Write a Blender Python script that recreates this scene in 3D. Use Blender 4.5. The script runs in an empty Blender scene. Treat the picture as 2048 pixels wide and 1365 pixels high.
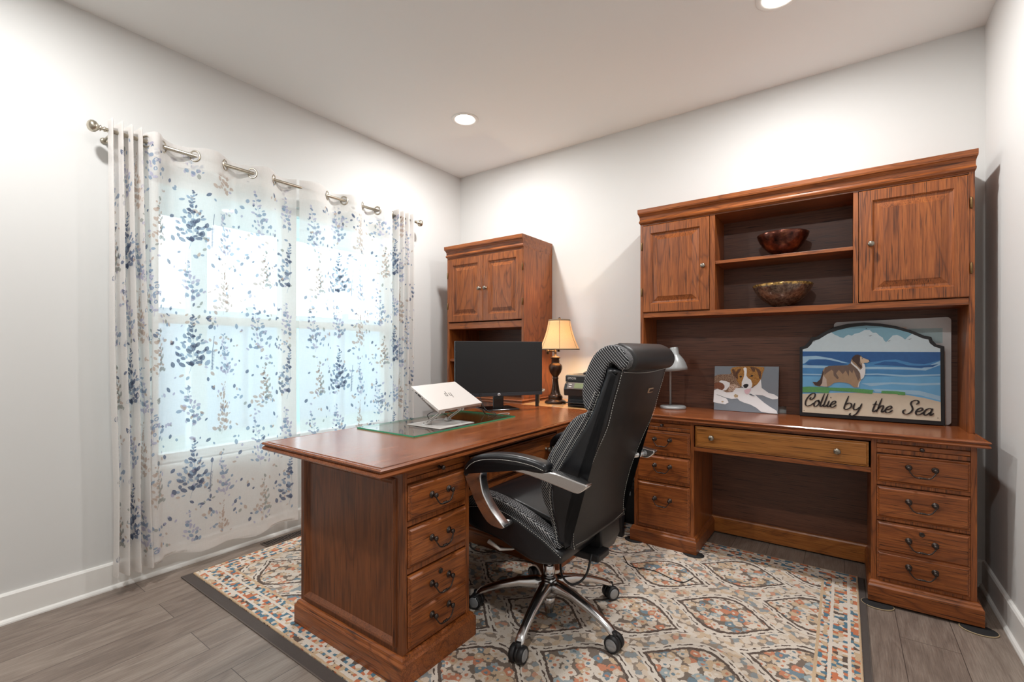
import bpy, math, random
from mathutils import Vector, Matrix
random.seed(7)
S = bpy.context.scene
COL = S.collection
PI = math.pi

# ---------------------------------------------------------------- camera
cam = bpy.data.objects.new('camera', bpy.data.cameras.new('camera'))
COL.objects.link(cam)
cam.location = (0, 0, 1.166)
cam.rotation_euler = (PI/2, 0, math.atan(665/922.6))
cam.data.sensor_width = 36
cam.data.lens = 922.6/2048*36
cam.data.shift_y = 17.5/2048
cam.data.clip_start = 0.05
S.camera = cam

# ---------------------------------------------------------------- world, exposure
def lin(c):
    c = c/255
    return c/12.92 if c <= 0.04045 else ((c+0.055)/1.055)**2.4
def rgb(r, g, b): return (lin(r), lin(g), lin(b), 1)
W = bpy.data.worlds.new('sky'); S.world = W
W.use_nodes = True
wn = W.node_tree.nodes['Background']
wn.inputs[0].default_value = (0.76, 0.90, 1.0, 1)
wn.inputs[1].default_value = 5.8
S.view_settings.view_transform = 'Standard'
S.view_settings.look = 'None'
S.view_settings.gamma = 1
S.view_settings.use_curve_mapping = False
S.view_settings.exposure = 0.13
S.cycles.max_bounces = 10
S.cycles.diffuse_bounces = 5
S.cycles.transparent_max_bounces = 16
S.cycles.sample_clamp_indirect = 6.0
S.cycles.caustics_reflective = False
S.cycles.caustics_refractive = False

# room numbers
XL, XR, YB, YF, H = -2.905, 0.562, 3.205, -1.7, 2.765
CEIL_LIGHTS = [(-2.136, 2.405), (-0.24, 2.396), (-2.136, 0.2), (-0.24, 0.2)]  # front pair is out of view, assumed by symmetry and added for fill
LAMP_W = 22.0

# ---------------------------------------------------------------- node helpers
class E:
    """a socket with arithmetic"""
    def __init__(s, nt, sock): s.nt, s.s = nt, sock
    def _m(s, op, *a, clamp=False):
        n = s.nt.nodes.new('ShaderNodeMath'); n.operation = op; n.use_clamp = clamp
        for i, v in enumerate((s,)+a):
            if isinstance(v, E): s.nt.links.new(v.s, n.inputs[i])
            else: n.inputs[i].default_value = v
        return E(s.nt, n.outputs[0])
    def __add__(s, o): return s._m('ADD', o)
    __radd__ = __add__
    def __sub__(s, o): return s._m('SUBTRACT', o)
    def __rsub__(s, o): return (s*-1.0)+o
    def __mul__(s, o): return s._m('MULTIPLY', o)
    __rmul__ = __mul__
    def __truediv__(s, o): return s._m('DIVIDE', o)
    def abs(s): return s._m('ABSOLUTE')
    def cos(s): return s._m('COSINE')
    def sin(s): return s._m('SINE')
    def floor(s): return s._m('FLOOR')
    def frac(s): return s._m('FRACT')
    def min(s, o): return s._m('MINIMUM', o)
    def max(s, o): return s._m('MAXIMUM', o)
    def lt(s, o): return s._m('LESS_THAN', o)
    def gt(s, o): return s._m('GREATER_THAN', o)
    def pow(s, o): return s._m('POWER', o)
    def clamp(s): return s._m('ADD', 0.0, clamp=True)
    def ss(s, a, b):
        n = s.nt.nodes.new('ShaderNodeMapRange'); n.interpolation_type = 'SMOOTHSTEP'
        s.nt.links.new(s.s, n.inputs[0]); n.inputs[1].default_value = a; n.inputs[2].default_value = b
        return E(s.nt, n.outputs[0])
    def wrap(s, p):
        """to -p/2 .. p/2"""
        return ((s/p + 0.5).frac() - 0.5)*p
def mixc(nt, f, a, b):
    n = nt.nodes.new('ShaderNodeMix'); n.data_type = 'RGBA'
    for i, v in ((0, f), (6, a), (7, b)):
        if isinstance(v, E): nt.links.new(v.s, n.inputs[i])
        else: n.inputs[i].default_value = v
    return E(nt, n.outputs[2])
def vec(nt, x, y, z):
    n = nt.nodes.new('ShaderNodeCombineXYZ')
    for i, v in enumerate((x, y, z)):
        if isinstance(v, E): nt.links.new(v.s, n.inputs[i])
        else: n.inputs[i].default_value = v
    return E(nt, n.outputs[0])
def noise(nt, v, scale, detail=3, rough=0.5, dist=0.0, out=0):
    n = nt.nodes.new('ShaderNodeTexNoise')
    nt.links.new(v.s, n.inputs['Vector'])
    n.inputs['Scale'].default_value = scale; n.inputs['Detail'].default_value = detail
    n.inputs['Roughness'].default_value = rough; n.inputs['Distortion'].default_value = dist
    return E(nt, n.outputs[out])
def voro(nt, v, scale, rand=1.0, dim='2D'):
    n = nt.nodes.new('ShaderNodeTexVoronoi'); n.voronoi_dimensions = dim
    nt.links.new(v.s, n.inputs['Vector'])
    n.inputs['Scale'].default_value = scale; n.inputs['Randomness'].default_value = rand
    return E(nt, n.outputs['Distance']), E(nt, n.outputs['Color'])
def ramp(nt, f, stops, const=False):
    n = nt.nodes.new('ShaderNodeValToRGB'); nt.links.new(f.s, n.inputs[0])
    cr = n.color_ramp
    if const: cr.interpolation = 'CONSTANT'
    while len(cr.elements) > 1: cr.elements.remove(cr.elements[-1])
    cr.elements[0].position, cr.elements[0].color = stops[0]
    for p, c in stops[1:]:
        e = cr.elements.new(p); e.color = c
    return E(nt, n.outputs[0])
def bump(nt, h, strength, dist):
    n = nt.nodes.new('ShaderNodeBump'); nt.links.new(h.s, n.inputs['Height'])
    n.inputs['Strength'].default_value = strength; n.inputs['Distance'].default_value = dist
    return n.outputs[0]
def coords(nt):
    t = nt.nodes.new('ShaderNodeTexCoord')
    s = nt.nodes.new('ShaderNodeSeparateXYZ'); nt.links.new(t.outputs['Object'], s.inputs[0])
    return E(nt, s.outputs[0]), E(nt, s.outputs[1]), E(nt, s.outputs[2]), t
def new_mat(name, col=(0.8, 0.8, 0.8, 1), rough=0.5, metal=0.0, spec=0.5, **kw):
    m = bpy.data.materials.new(name); m.use_nodes = True
    b = m.node_tree.nodes['Principled BSDF']
    b.inputs['Base Color'].default_value = col
    b.inputs['Roughness'].default_value = rough
    b.inputs['Metallic'].default_value = metal
    b.inputs['Specular IOR Level'].default_value = spec
    for k, v in kw.items(): b.inputs[k.replace('_', ' ')].default_value = v
    return m, m.node_tree, b
def set_in(nt, b, name, e): nt.links.new(e.s if isinstance(e, E) else e, b.inputs[name])
def simple(name, col, rough=0.5, metal=0.0, spec=0.5, var=0.06, scale=40, bmp=0.0, **kw):
    """procedural plain material: slight mottling of its colour and roughness"""
    m, nt, b = new_mat(name, col, rough, metal, spec, **kw)
    x, y, z, t = coords(nt)
    n = noise(nt, vec(nt, x, y, z), scale, 3)
    dk = tuple(c*(1-var) for c in col[:3])+(1,)
    lt = tuple(min(1, c*(1+var)) for c in col[:3])+(1,)
    set_in(nt, b, 'Base Color', mixc(nt, n, dk, lt))
    if bmp: nt.links.new(bump(nt, n, bmp, 0.002), b.inputs['Normal'])
    return m

def wood(name, axis, dark, mid, light, rough=0.33, contrast=1.0, ring=9.0):
    m, nt, b = new_mat(name, mid, rough)
    x, y, z, t = coords(nt)
    oi = nt.nodes.new('ShaderNodeObjectInfo'); r = E(nt, oi.outputs['Random'])
    p = {'X': (x, y, z), 'Y': (y, z, x), 'Z': (z, x, y)}[axis]
    L, a, c = p[0]+r*7.0, p[1]+r*3.0, p[2]+r*5.0
    v = vec(nt, L*0.22, a, c)
    big = noise(nt, v, 3.2, 3, 0.5, 0.4)
    rings = (big*(ring*1.6)).frac()
    rings = (rings-0.5).abs()*2.0
    lines = rings.pow(5.0)
    fine = noise(nt, vec(nt, L*0.035, a, c), 170, 4, 0.7)
    mid_n = noise(nt, vec(nt, L*0.07, a, c), 34, 3, 0.6)
    f = (fine*0.60 + mid_n*0.34 + rings*0.06 + 0.02 - lines*fine*0.42*contrast).clamp()
    colr = ramp(nt, f, [(0.22, dark), (0.50, mid), (0.74, light)])
    pores = noise(nt, vec(nt, L*0.02, a, c), 330, 2, 0.5).ss(0.30, 0.45)
    colr = mixc(nt, pores, tuple(q*0.45 for q in dark[:3])+(1,), colr)
    set_in(nt, b, 'Base Color', colr)
    set_in(nt, b, 'Roughness', fine*0.12+(rough-0.06))
    nt.links.new(bump(nt, fine, 0.12, 0.0008), b.inputs['Normal'])
    return m
D1, M1, L1 = rgb(78, 38, 18), rgb(140, 76, 34), rgb(178, 106, 52)
WZ = wood('reddish oak upright grain', 'Z', D1, M1, L1)
WX = wood('reddish oak grain across x', 'X', D1, M1, L1)
WY = wood('reddish oak grain across y', 'Y', D1, M1, L1)
DD, DM, DL = rgb(70, 36, 18), rgb(116, 64, 32), rgb(146, 86, 44)
DZ = wood('darker oak upright grain', 'Z', DD, DM, DL, 0.3, ring=5)
TY = wood('desk top veneer along y', 'Y', rgb(92, 47, 22), rgb(136, 74, 38), rgb(162, 94, 50), 0.2, 0.5, ring=5)
TX = wood('desk top veneer along x', 'X', rgb(92, 47, 22), rgb(136, 74, 38), rgb(162, 94, 50), 0.2, 0.5, ring=5)
GX = wood('golden drawer oak along x', 'X', rgb(122, 72, 24), rgb(164, 104, 46), rgb(186, 126, 62), 0.33)
BX = wood('dark back panel grain across x', 'X', rgb(68, 38, 26), rgb(96, 58, 40), rgb(116, 74, 52), 0.42, 0.4, ring=4)
PX = wood('pale laminate surface', 'X', rgb(178, 124, 74), rgb(208, 158, 104), rgb(222, 178, 126), 0.3, 0.3)

WALL = simple('pale warm white wall paint', rgb(216, 216, 214), 0.75, var=0.006, scale=3)
CEILM = simple('flat white ceiling paint', rgb(236, 236, 234), 0.9, var=0.006, scale=3)
TRIM = simple('semi gloss white trim paint', rgb(236, 235, 231), 0.35, var=0.004)
BRONZE = simple('aged dark bronze', rgb(72, 64, 60), 0.34, 0.85, var=0.25, scale=120)
PEWTER = simple('dull pewter knob metal', rgb(142, 134, 122), 0.3, 0.9, var=0.15, scale=90)
CHROME = simple('polished chrome', rgb(222, 222, 223), 0.2, 1.0, var=0.02)
NICKEL = simple('brushed nickel', rgb(196, 188, 172), 0.28, 1.0, var=0.03)
BLACK = simple('black plastic', rgb(24, 24, 26), 0.45, var=0.1)
GLOSSB = simple('glossy black plastic', rgb(10, 10, 11), 0.08, var=0.05)
LEATHER = simple('black bonded leather', rgb(24, 25, 28), 0.34, var=0.12, scale=260, bmp=0.12)
LEATHER2 = simple('dark charcoal leather rear panel', rgb(33, 31, 31), 0.46, var=0.1, scale=300, bmp=0.12)
THREAD = simple('white stitching thread', rgb(222, 220, 212), 0.8)
RUBBER = simple('black felt pad', rgb(30, 29, 30), 0.8)
GREYP = simple('satin grey metal', rgb(158, 160, 160), 0.38, 0.25, var=0.03)
SILVER = simple('anodised silver aluminium', rgb(214, 210, 206), 0.32, 0.35, var=0.02)
GLASSM, _nt, _b = new_mat('clear glass sheet', (1, 1, 1, 1), 0.0)
_o = _nt.nodes['Material Output']; _t = _nt.nodes.new('ShaderNodeBsdfTransparent'); _g = _nt.nodes.new('ShaderNodeBsdfGlossy')
_t.inputs[0].default_value = (0.90, 0.96, 0.93, 1); _g.inputs['Roughness'].default_value = 0.01
_lw = _nt.nodes.new('ShaderNodeLayerWeight'); _mx = _nt.nodes.new('ShaderNodeMixShader')
_nt.links.new((E(_nt, _lw.outputs['Facing']).pow(4.0)*0.8+0.04).s, _mx.inputs[0]); _nt.links.new(_t.outputs[0], _mx.inputs[1]); _nt.links.new(_g.outputs[0], _mx.inputs[2]); _nt.links.new(_mx.outputs[0], _o.inputs[0])
EDGE = simple('green glass edge', rgb(60, 170, 130), 0.15, var=0.1)

# ---------------------------------------------------------------- mesh builder
class MB:
    def __init__(s): s.v, s.f, s.m, s.sm = [], [], [], []
    def add(s, verts, faces, mi=0, smooth=False, M=None):
        o = len(s.v)
        for p in verts:
            p = Vector(p)
            s.v.append(tuple(M @ p) if M is not None else tuple(p))
        for f in faces:
            s.f.append([i+o for i in f]); s.m.append(mi); s.sm.append(smooth)
    def box(s, x0, x1, y0, y1, z0, z1, mi=0, M=None):
        x0, x1 = sorted((x0, x1)); y0, y1 = sorted((y0, y1)); z0, z1 = sorted((z0, z1))
        s.add([(x0,y0,z0),(x1,y0,z0),(x1,y1,z0),(x0,y1,z0),(x0,y0,z1),(x1,y0,z1),(x1,y1,z1),(x0,y1,z1)],
              [(0,3,2,1),(4,5,6,7),(0,1,5,4),(1,2,6,5),(2,3,7,6),(3,0,4,7)], mi, False, M)
    def loft(s, rings, mi=0, smooth=True, closed=True, caps=True, M=None):
        n = len(rings[0]); v = [p for r in rings for p in r]; f = []
        for i in range(len(rings)-1):
            for j in range(n if closed else n-1):
                k = (j+1) % n
                f.append((i*n+j, i*n+k, (i+1)*n+k, (i+1)*n+j))
        s.add(v, f, mi, smooth, M)
        if caps:
            o = len(s.v)-len(v)
            s.f.append([o+j for j in range(n)][::-1]); s.m.append(mi); s.sm.append(False)
            s.f.append([o+(len(rings)-1)*n+j for j in range(n)]); s.m.append(mi); s.sm.append(False)
    def rect_loft(s, x0, x1, y0, y1, prof, mask=(1, 1, 1, 1), mi=0, M=None):
        """moulding round a rectangle: prof = [(outward, z)], mask scales the outward step on -x,+x,-y,+y"""
        rings = []
        for o, z in prof:
            a, b, c, d = x0-o*mask[0], x1+o*mask[1], y0-o*mask[2], y1+o*mask[3]
            rings.append([(a,c,z),(b,c,z),(b,d,z),(a,d,z)])
        s.loft(rings, mi, False, M=M)
    def nest(s, P, U, V, N, w, h, steps, mi=0):
        """nested rectangles in the plane P,U,V raised along N: steps = [(inset, height)]"""
        P, U, V, N = Vector(P), Vector(U), Vector(V), Vector(N)
        rings = []
        for i, d in steps:
            rings.append([P+U*i+V*i+N*d, P+U*(w-i)+V*i+N*d, P+U*(w-i)+V*(h-i)+N*d, P+U*i+V*(h-i)+N*d])
        s.loft(rings, mi, False)
    def tube(s, pts, r, n=10, mi=0, closed=False, M=None, caps=True, flat=1.0):
        pts = [Vector(p) for p in pts]; R = r if isinstance(r, (list, tuple)) else [r]*len(pts)
        rings = []; ref = None
        for i, p in enumerate(pts):
            if closed: t = (pts[(i+1) % len(pts)]-pts[i-1]).normalized()
            else: t = (pts[min(i+1, len(pts)-1)]-pts[max(i-1, 0)]).normalized()
            if ref is None:
                up = Vector((0,0,1)) if abs(t.z) < 0.9 else Vector((1,0,0))
                ref = t.cross(up).normalized()
            ref = (ref - t*ref.dot(t)).normalized(); q = t.cross(ref)
            rings.append([p+(ref*math.cos(a)+q*math.sin(a)*flat)*R[i] for a in (2*PI*k/n for k in range(n))])
        if closed: rings.append(rings[0])
        s.loft(rings, mi, True, caps=caps and not closed, M=M)
    def lathe(s, prof, c=(0,0,0), n=24, mi=0, M=None, axis='Z', smooth=True, caps=True):
        rings = []
        for r, z in prof:
            ring = []
            for k in range(n):
                a = 2*PI*k/n; x, y = max(r, 1e-5)*math.cos(a), max(r, 1e-5)*math.sin(a)
                p = {'Z': (x, y, z), 'Y': (x, z, -y), 'X': (z, x, y)}[axis]
                ring.append((p[0]+c[0], p[1]+c[1], p[2]+c[2]))
            rings.append(ring)
        s.loft(rings, mi, smooth, M=M, caps=caps and tuple(prof[0]) != tuple(prof[-1]))
    def prism(s, outline, y0, y1, rnd=0.0, mi=0, steps=3, smooth=True, M=None, capmi=None):
        """closed outline of (a, z) extruded along y from y0 to y1 with rounded rims"""
        n = len(outline)
        area = sum(outline[i][0]*outline[(i+1) % n][1]-outline[(i+1) % n][0]*outline[i][1] for i in range(n))
        sg = 1 if area > 0 else -1
        nr = []
        for i in range(n):
            a, b = Vector(outline[i-1]), Vector(outline[(i+1) % n])
            t = (b-a).normalized(); nr.append((t.y*sg, -t.x*sg))
        def ring(y, inset): return [(outline[i][0]-nr[i][0]*inset, y, outline[i][1]-nr[i][1]*inset) for i in range(n)]
        rings = []
        d = 1 if y1 > y0 else -1
        if rnd:
            rings = []
            for k in range(steps+1):
                a = PI/2*k/steps; rings.append(ring(y0+d*rnd*(1-math.cos(a)), rnd*(1-math.sin(a))))
            for k in range(steps, -1, -1):
                a = PI/2*k/steps; rings.append(ring(y1-d*rnd*(1-math.cos(a)), rnd*(1-math.sin(a))))
        else: rings = [ring(y0, 0), ring(y1, 0)]
        s.loft(rings, mi, smooth, M=M)
    def build(s, name, mats, parent=None, bevel=0.0, world=True, solid=0.0, subd=0):
        me = bpy.data.meshes.new(name)
        off = Vector((0,0,0))
        if parent is not None and world: off = parent.matrix_basis.translation if parent.parent is None else parent.parent.matrix_basis.translation
        me.from_pydata([(x-off.x, y-off.y, z-off.z) for x, y, z in s.v], [], s.f)
        for m in (mats if isinstance(mats, (list, tuple)) else [mats]): me.materials.append(m)
        me.polygons.foreach_set('material_index', s.m)
        me.polygons.foreach_set('use_smooth', s.sm)
        me.update()
        import bmesh
        bm = bmesh.new(); bm.from_mesh(me)
        bmesh.ops.recalc_face_normals(bm, faces=bm.faces); bm.to_mesh(me); bm.free()
        o = bpy.data.objects.new(name, me); COL.objects.link(o)
        if parent is not None: o.parent = parent
        if bevel:
            b = o.modifiers.new('bevel', 'BEVEL'); b.width = bevel; b.segments = 2; b.limit_method = 'ANGLE'; b.angle_limit = math.radians(40)
        if subd:
            b = o.modifiers.new('subd', 'SUBSURF'); b.levels = subd; b.render_levels = subd
        return o
def thing(name, label, cat, loc=(0,0,0), rz=0.0, group=None):
    o = bpy.data.objects.new(name, None); COL.objects.link(o)
    o.empty_display_size = 0.1
    o.location = loc; o.rotation_euler = (0, 0, rz)
    return tag(o, label, cat, group)
def tag(o, label, cat, group=None):
    o['label'] = label; o['category'] = cat
    if group: o['group'] = group
    return o
def struct(mb, name, mat, label=None, bevel=0):
    o = mb.build(name, mat, None, bevel); o['kind'] = 'structure'
    if label: o['label'] = label
    return o
def dup(root, loc, label, group=None, rz=None):
    r = root.copy(); COL.objects.link(r); r.location = loc; r['label'] = label
    if rz is not None: r.rotation_euler = (0, 0, rz)
    if group: r['group'] = group
    for ch in list(root.children):
        c = ch.copy(); COL.objects.link(c); c.parent = r
        for g in list(ch.children):
            d = g.copy(); COL.objects.link(d); d.parent = c
    return r
def crom(pts, n=8, closed=False):
    """smooth curve through points"""
    P = [Vector(p) for p in pts]; out = []; N = len(P)
    rng = range(N) if closed else range(N-1)
    for i in rng:
        p1, p2 = P[i], P[(i+1) % N]
        p0 = P[i-1] if (closed or i > 0) else p1*2-p2
        p3 = P[(i+2) % N] if (closed or i < N-2) else p2*2-p1
        for k in range(n):
            t = k/n
            out.append(0.5*((2*p1)+(p2-p0)*t+(2*p0-5*p1+4*p2-p3)*t*t+(3*p1-p0-3*p2+p3)*t**3))
    if not closed: out.append(P[-1])
    return out
def text_mesh(mb, txt, size, M, mi=0, ext=0.0003, shear=0.0):
    c = bpy.data.curves.new('t', 'FONT'); c.body = txt; c.size = size; c.extrude = ext; c.shear = shear
    c.align_x = 'CENTER'; c.align_y = 'CENTER'
    o = bpy.data.objects.new('t', c); COL.objects.link(o)
    bpy.context.view_layer.update()
    me = o.evaluated_get(bpy.context.evaluated_depsgraph_get()).to_mesh()
    mb.add([v.co.copy() for v in me.vertices], [list(p.vertices) for p in me.polygons], mi, False, M)
    bpy.data.objects.remove(o); bpy.data.curves.remove(c)

# ================================================================= the room
def floor_mat():
    m, nt, b = new_mat('grey brown plank floor', rough=0.42)
    x, y, z, t = coords(nt)
    br = nt.nodes.new('ShaderNodeTexBrick')
    nt.links.new(vec(nt, y, x, 0.0).s, br.inputs['Vector'])
    br.inputs['Color1'].default_value = (0, 0, 0, 1); br.inputs['Color2'].default_value = (1, 1, 1, 1)
    br.inputs['Mortar'].default_value = (0.5, 0.5, 0.5, 1)
    br.inputs['Scale'].default_value = 1; br.inputs['Mortar Size'].default_value = 0.0012
    br.inputs['Brick Width'].default_value = 1.22; br.inputs['Row Height'].default_value = 0.182
    br.offset = 0.37
    tone = E(nt, br.outputs['Color']); gap = E(nt, br.outputs['Fac'])
    v = vec(nt, y*0.16+tone*9.0, x+tone*3.0, 0.0)
    big = noise(nt, v, 6.0, 3, 0.5, 0.6)
    rings = ((big*8.0).frac()-0.5).abs()*2.0
    fine = noise(nt, vec(nt, y*0.05+tone*5.0, x, 0.0), 210, 4, 0.72)
    f = (rings*0.16+fine*0.78-0.04+tone*0.16+big*0.15).clamp()
    c = ramp(nt, f, [(0.2, rgb(84, 72, 65)), (0.55, rgb(126, 112, 102)), (0.9, rgb(160, 147, 135))])
    c = mixc(nt, gap, c, rgb(70, 60, 56))
    set_in(nt, b, 'Base Color', c)
    nt.links.new(bump(nt, fine-gap, 0.15, 0.001), b.inputs['Normal'])
    return m
mb = MB(); mb.box(XL-0.2, XR+0.2, YF-0.1, YB+0.2, -0.1, 0); struct(mb, 'floor', floor_mat())
mb = MB()
mb.box(XL-0.2, XR+0.2, YF-0.1, YB+0.2, H+0.02, H+0.14)
xs = sorted(set([XL-0.2, XR+0.2]+[c for l in CEIL_LIGHTS for c in (l[0]-0.08, l[0]+0.08)]))
ys = sorted(set([YF-0.1, YB+0.2]+[c for l in CEIL_LIGHTS for c in (l[1]-0.08, l[1]+0.08)]))
for i in range(len(xs)-1):
    for j in range(len(ys)-1):
        cx, cy = (xs[i]+xs[i+1])/2, (ys[j]+ys[j+1])/2
        if not any(abs(cx-l[0]) < 0.08 and abs(cy-l[1]) < 0.08 for l in CEIL_LIGHTS):
            mb.add([(xs[i],ys[j],H),(xs[i+1],ys[j],H),(xs[i+1],ys[j+1],H),(xs[i],ys[j+1],H)], [(0,1,2,3)])
for l in CEIL_LIGHTS:      # square of ceiling with the round cut-out
    n = 32; sq = []
    for k in range(n):
        a = 2*PI*k/n; c, s_ = math.cos(a), math.sin(a); q = 0.08/max(abs(c), abs(s_))
        sq.append((l[0]+c*q, l[1]+s_*q, H))
    ci = [(l[0]+0.068*math.cos(2*PI*k/n), l[1]+0.068*math.sin(2*PI*k/n), H) for k in range(n)]
    mb.loft([sq, ci], 0, False, caps=False)
struct(mb, 'ceiling', CEILM)

WY0, WY1, WZ0, WZ1 = 0.84, 2.42, 0.56, 2.10      # window opening
mb = MB()
T = 0.14
mb.box(XL-T, XL, YF, WY0, 0, H); mb.box(XL-T, XL, WY1, YB, 0, H)
mb.box(XL-T, XL, WY0, WY1, 0, WZ0); mb.box(XL-T, XL, WY0, WY1, WZ1, H)
struct(mb, 'wall_left', WALL)
mb = MB(); mb.box(XL-T, XR+T, YB, YB+0.12, 0, H); struct(mb, 'wall_back', WALL)
mb = MB(); mb.box(XR, XR+0.12, YF, YB, 0, H); struct(mb, 'wall_right', WALL)
mb = MB(); mb.box(XL-T, XR+T, YF-0.12, YF, 0, H); struct(mb, 'wall_front', WALL)
def base_run(name, p0, p1, nrm):
    """skirting with a small cap and a quarter round at the floor"""
    prof = [(0,0.0),(0.026,0.0),(0.026,0.006),(0.022,0.014),(0.015,0.019),(0.014,0.020),(0.014,0.118),(0.009,0.126),(0.0,0.128)]
    mb = MB(); rings = []
    for P in (p0, p1): rings.append([(P[0]+nrm[0]*a, P[1]+nrm[1]*a, z) for a, z in prof])
    mb.loft(rings, 0, False); struct(mb, name, TRIM)
base_run('baseboard_left', (XL, YF), (XL, YB), (1, 0))
base_run('baseboard_back', (XL, YB), (XR, YB), (0, -1))
base_run('baseboard_right', (XR, YF), (XR, YB), (-1, 0))
base_run('baseboard_front', (XL, YF), (XR, YF), (0, 1))

# window: two double sashes side by side behind the curtains
wf = MB(); xo, xi = XL-0.11, XL-0.05
def wbar(y0, y1, z0, z1): wf.box(xo, xi, y0, y1, z0, z1)
wbar(WY0, WY1, WZ0, WZ0+0.045); wbar(WY0, WY1, WZ1-0.045, WZ1)
WM = 1.60
for y0, y1 in ((WY0, WY0+0.05), (WM-0.05, WM+0.05), (WY1-0.05, WY1)): wbar(y0, y1, WZ0, WZ1)
for a, b2 in ((WY0+0.05, WM-0.05), (WM+0.05, WY1-0.05)):
    wbar(a, b2, 1.31, 1.36)
win = struct(wf, 'window_1', TRIM, 'white twin sash window behind the sheer curtains')
gl = MB()
for a, b2 in ((WY0+0.05, WM-0.05), (WM+0.05, WY1-0.05)):
    for c, d in ((WZ0+0.045, 1.31), (1.36, WZ1-0.045)): gl.box(XL-0.082, XL-0.078, a, b2, c, d)
pane, _nt, _b = new_mat('thin window pane', (1, 1, 1, 1), 0.0)
_o = _nt.nodes['Material Output']; _t = _nt.nodes.new('ShaderNodeBsdfTransparent'); _g = _nt.nodes.new('ShaderNodeBsdfGlossy')
_g.inputs['Roughness'].default_value = 0.02; _mx = _nt.nodes.new('ShaderNodeMixShader'); _mx.inputs[0].default_value = 0.06
_t.inputs[0].default_value = (0.93, 0.97, 0.96, 1)
_nt.links.new(_t.outputs[0], _mx.inputs[1]); _nt.links.new(_g.outputs[0], _mx.inputs[2]); _nt.links.new(_mx.outputs[0], _o.inputs[0])
g = gl.build('window_pane', pane, win); g.matrix_parent_inverse = Matrix.Identity(4)
sl = MB(); sl.box(XL-0.05, XL+0.02, WY0-0.02, WY1+0.02, WZ0-0.02, WZ0); struct(sl, 'trim_1', TRIM, 'white window sill behind the curtains', 0.004)

# outside: a covered porch, seen faintly through the curtains
OUT = simple('pale painted porch boards', rgb(206, 214, 216), 0.8, var=0.03)
mb = MB(); mb.box(-30, XL-0.2, -14, 18, -0.35, -0.25); struct(mb, 'ground', simple('pale concrete and lawn', rgb(140, 156, 150), 0.9, var=0.08, scale=1))
mb = MB(); mb.box(-4.9, XL-T-0.02, -0.9, 5.2, 2.62, 2.70); mb.box(-4.9, -4.75, -0.9, 5.2, 2.36, 2.62)
tag(mb.build('porch_roof', OUT), 'pale porch roof and beam outside the window, behind the sheer curtains', 'porch roof')
for i, y in enumerate((1.74, 4.3)):
    mb = MB(); mb.rect_loft(-4.89, -4.76, y-0.065, y+0.065, [(0.03,-0.25),(0.03,0.0),(0,0.02),(0,2.25),(0.03,2.27),(0.03,2.36)])
    tag(mb.build('porch_post', OUT), ('white square porch post outside, nearer the left end of the window', 'white square porch post outside, beyond the right end of the window')[i], 'post')
mb = MB(); mb.box(-9.0, -8.9, -8, 16, -0.25, 1.85)
for k in range(13): mb.box(-8.9, -8.8, -8+k*2, -7.9+k*2, -0.25, 1.95)
tag(mb.build('garden_fence', simple('pale grey blue fence boards', rgb(150, 168, 182), 0.8)), 'pale fence across the garden, outside the window behind the curtains', 'fence')

# ---------------------------------------------------------------- curtains
RX, RZ = -2.80, 2.195
def cloth_mat(name, col, transp, transl):
    m = bpy.data.materials.new(name); m.use_nodes = True; nt = m.node_tree
    nt.nodes.clear()
    o = nt.nodes.new('ShaderNodeOutputMaterial'); d = nt.nodes.new('ShaderNodeBsdfDiffuse'); tl = nt.nodes.new('ShaderNodeBsdfTranslucent'); tr = nt.nodes.new('ShaderNodeBsdfTransparent')
    x, y, z, t = coords(nt)
    n = noise(nt, vec(nt, x*3.0, y*3.0, z*0.4), 90, 3, 0.7); n2 = noise(nt, vec(nt, x*0.3, y*0.3, z*3.0), 110, 3, 0.7)
    w = (n+n2)*0.5
    c = mixc(nt, w.ss(0.3, 0.7), tuple(q*0.94 for q in col[:3])+(1,), col)
    nt.links.new(c.s, d.inputs[0]); nt.links.new(c.s, tl.inputs[0])
    m1 = nt.nodes.new('ShaderNodeMixShader'); m1.inputs[0].default_value = transl
    nt.links.new(d.outputs[0], m1.inputs[1]); nt.links.new(tl.outputs[0], m1.inputs[2])
    m2 = nt.nodes.new('ShaderNodeMixShader'); nt.links.new(((w-0.5)*0.35+transp).clamp().s, m2.inputs[0])
    nt.links.new(m1.outputs[0], m2.inputs[1]); nt.links.new(tr.outputs[0], m2.inputs[2])
    nt.links.new(m2.outputs[0], o.inputs[0])
    return m
SHEER = cloth_mat('sheer white slub voile', rgb(246, 243, 240), 0.27, 0.36)
PRINTS = [cloth_mat('print slate navy', rgb(112, 124, 152), 0.24, 0.4), cloth_mat('print soft blue', rgb(158, 178, 202), 0.28, 0.4),
          cloth_mat('print pale lilac', rgb(200, 198, 220), 0.26, 0.4), cloth_mat('print warm tan', rgb(212, 194, 182), 0.24, 0.4),
          cloth_mat('print sage grey', rgb(180, 184, 180), 0.24, 0.4)]
TW, TH = 0.60, 0.66
def leaf(u, v, ang, L, Wd, mi): return ('leaf', u, v, ang, L, Wd, mi)
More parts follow.
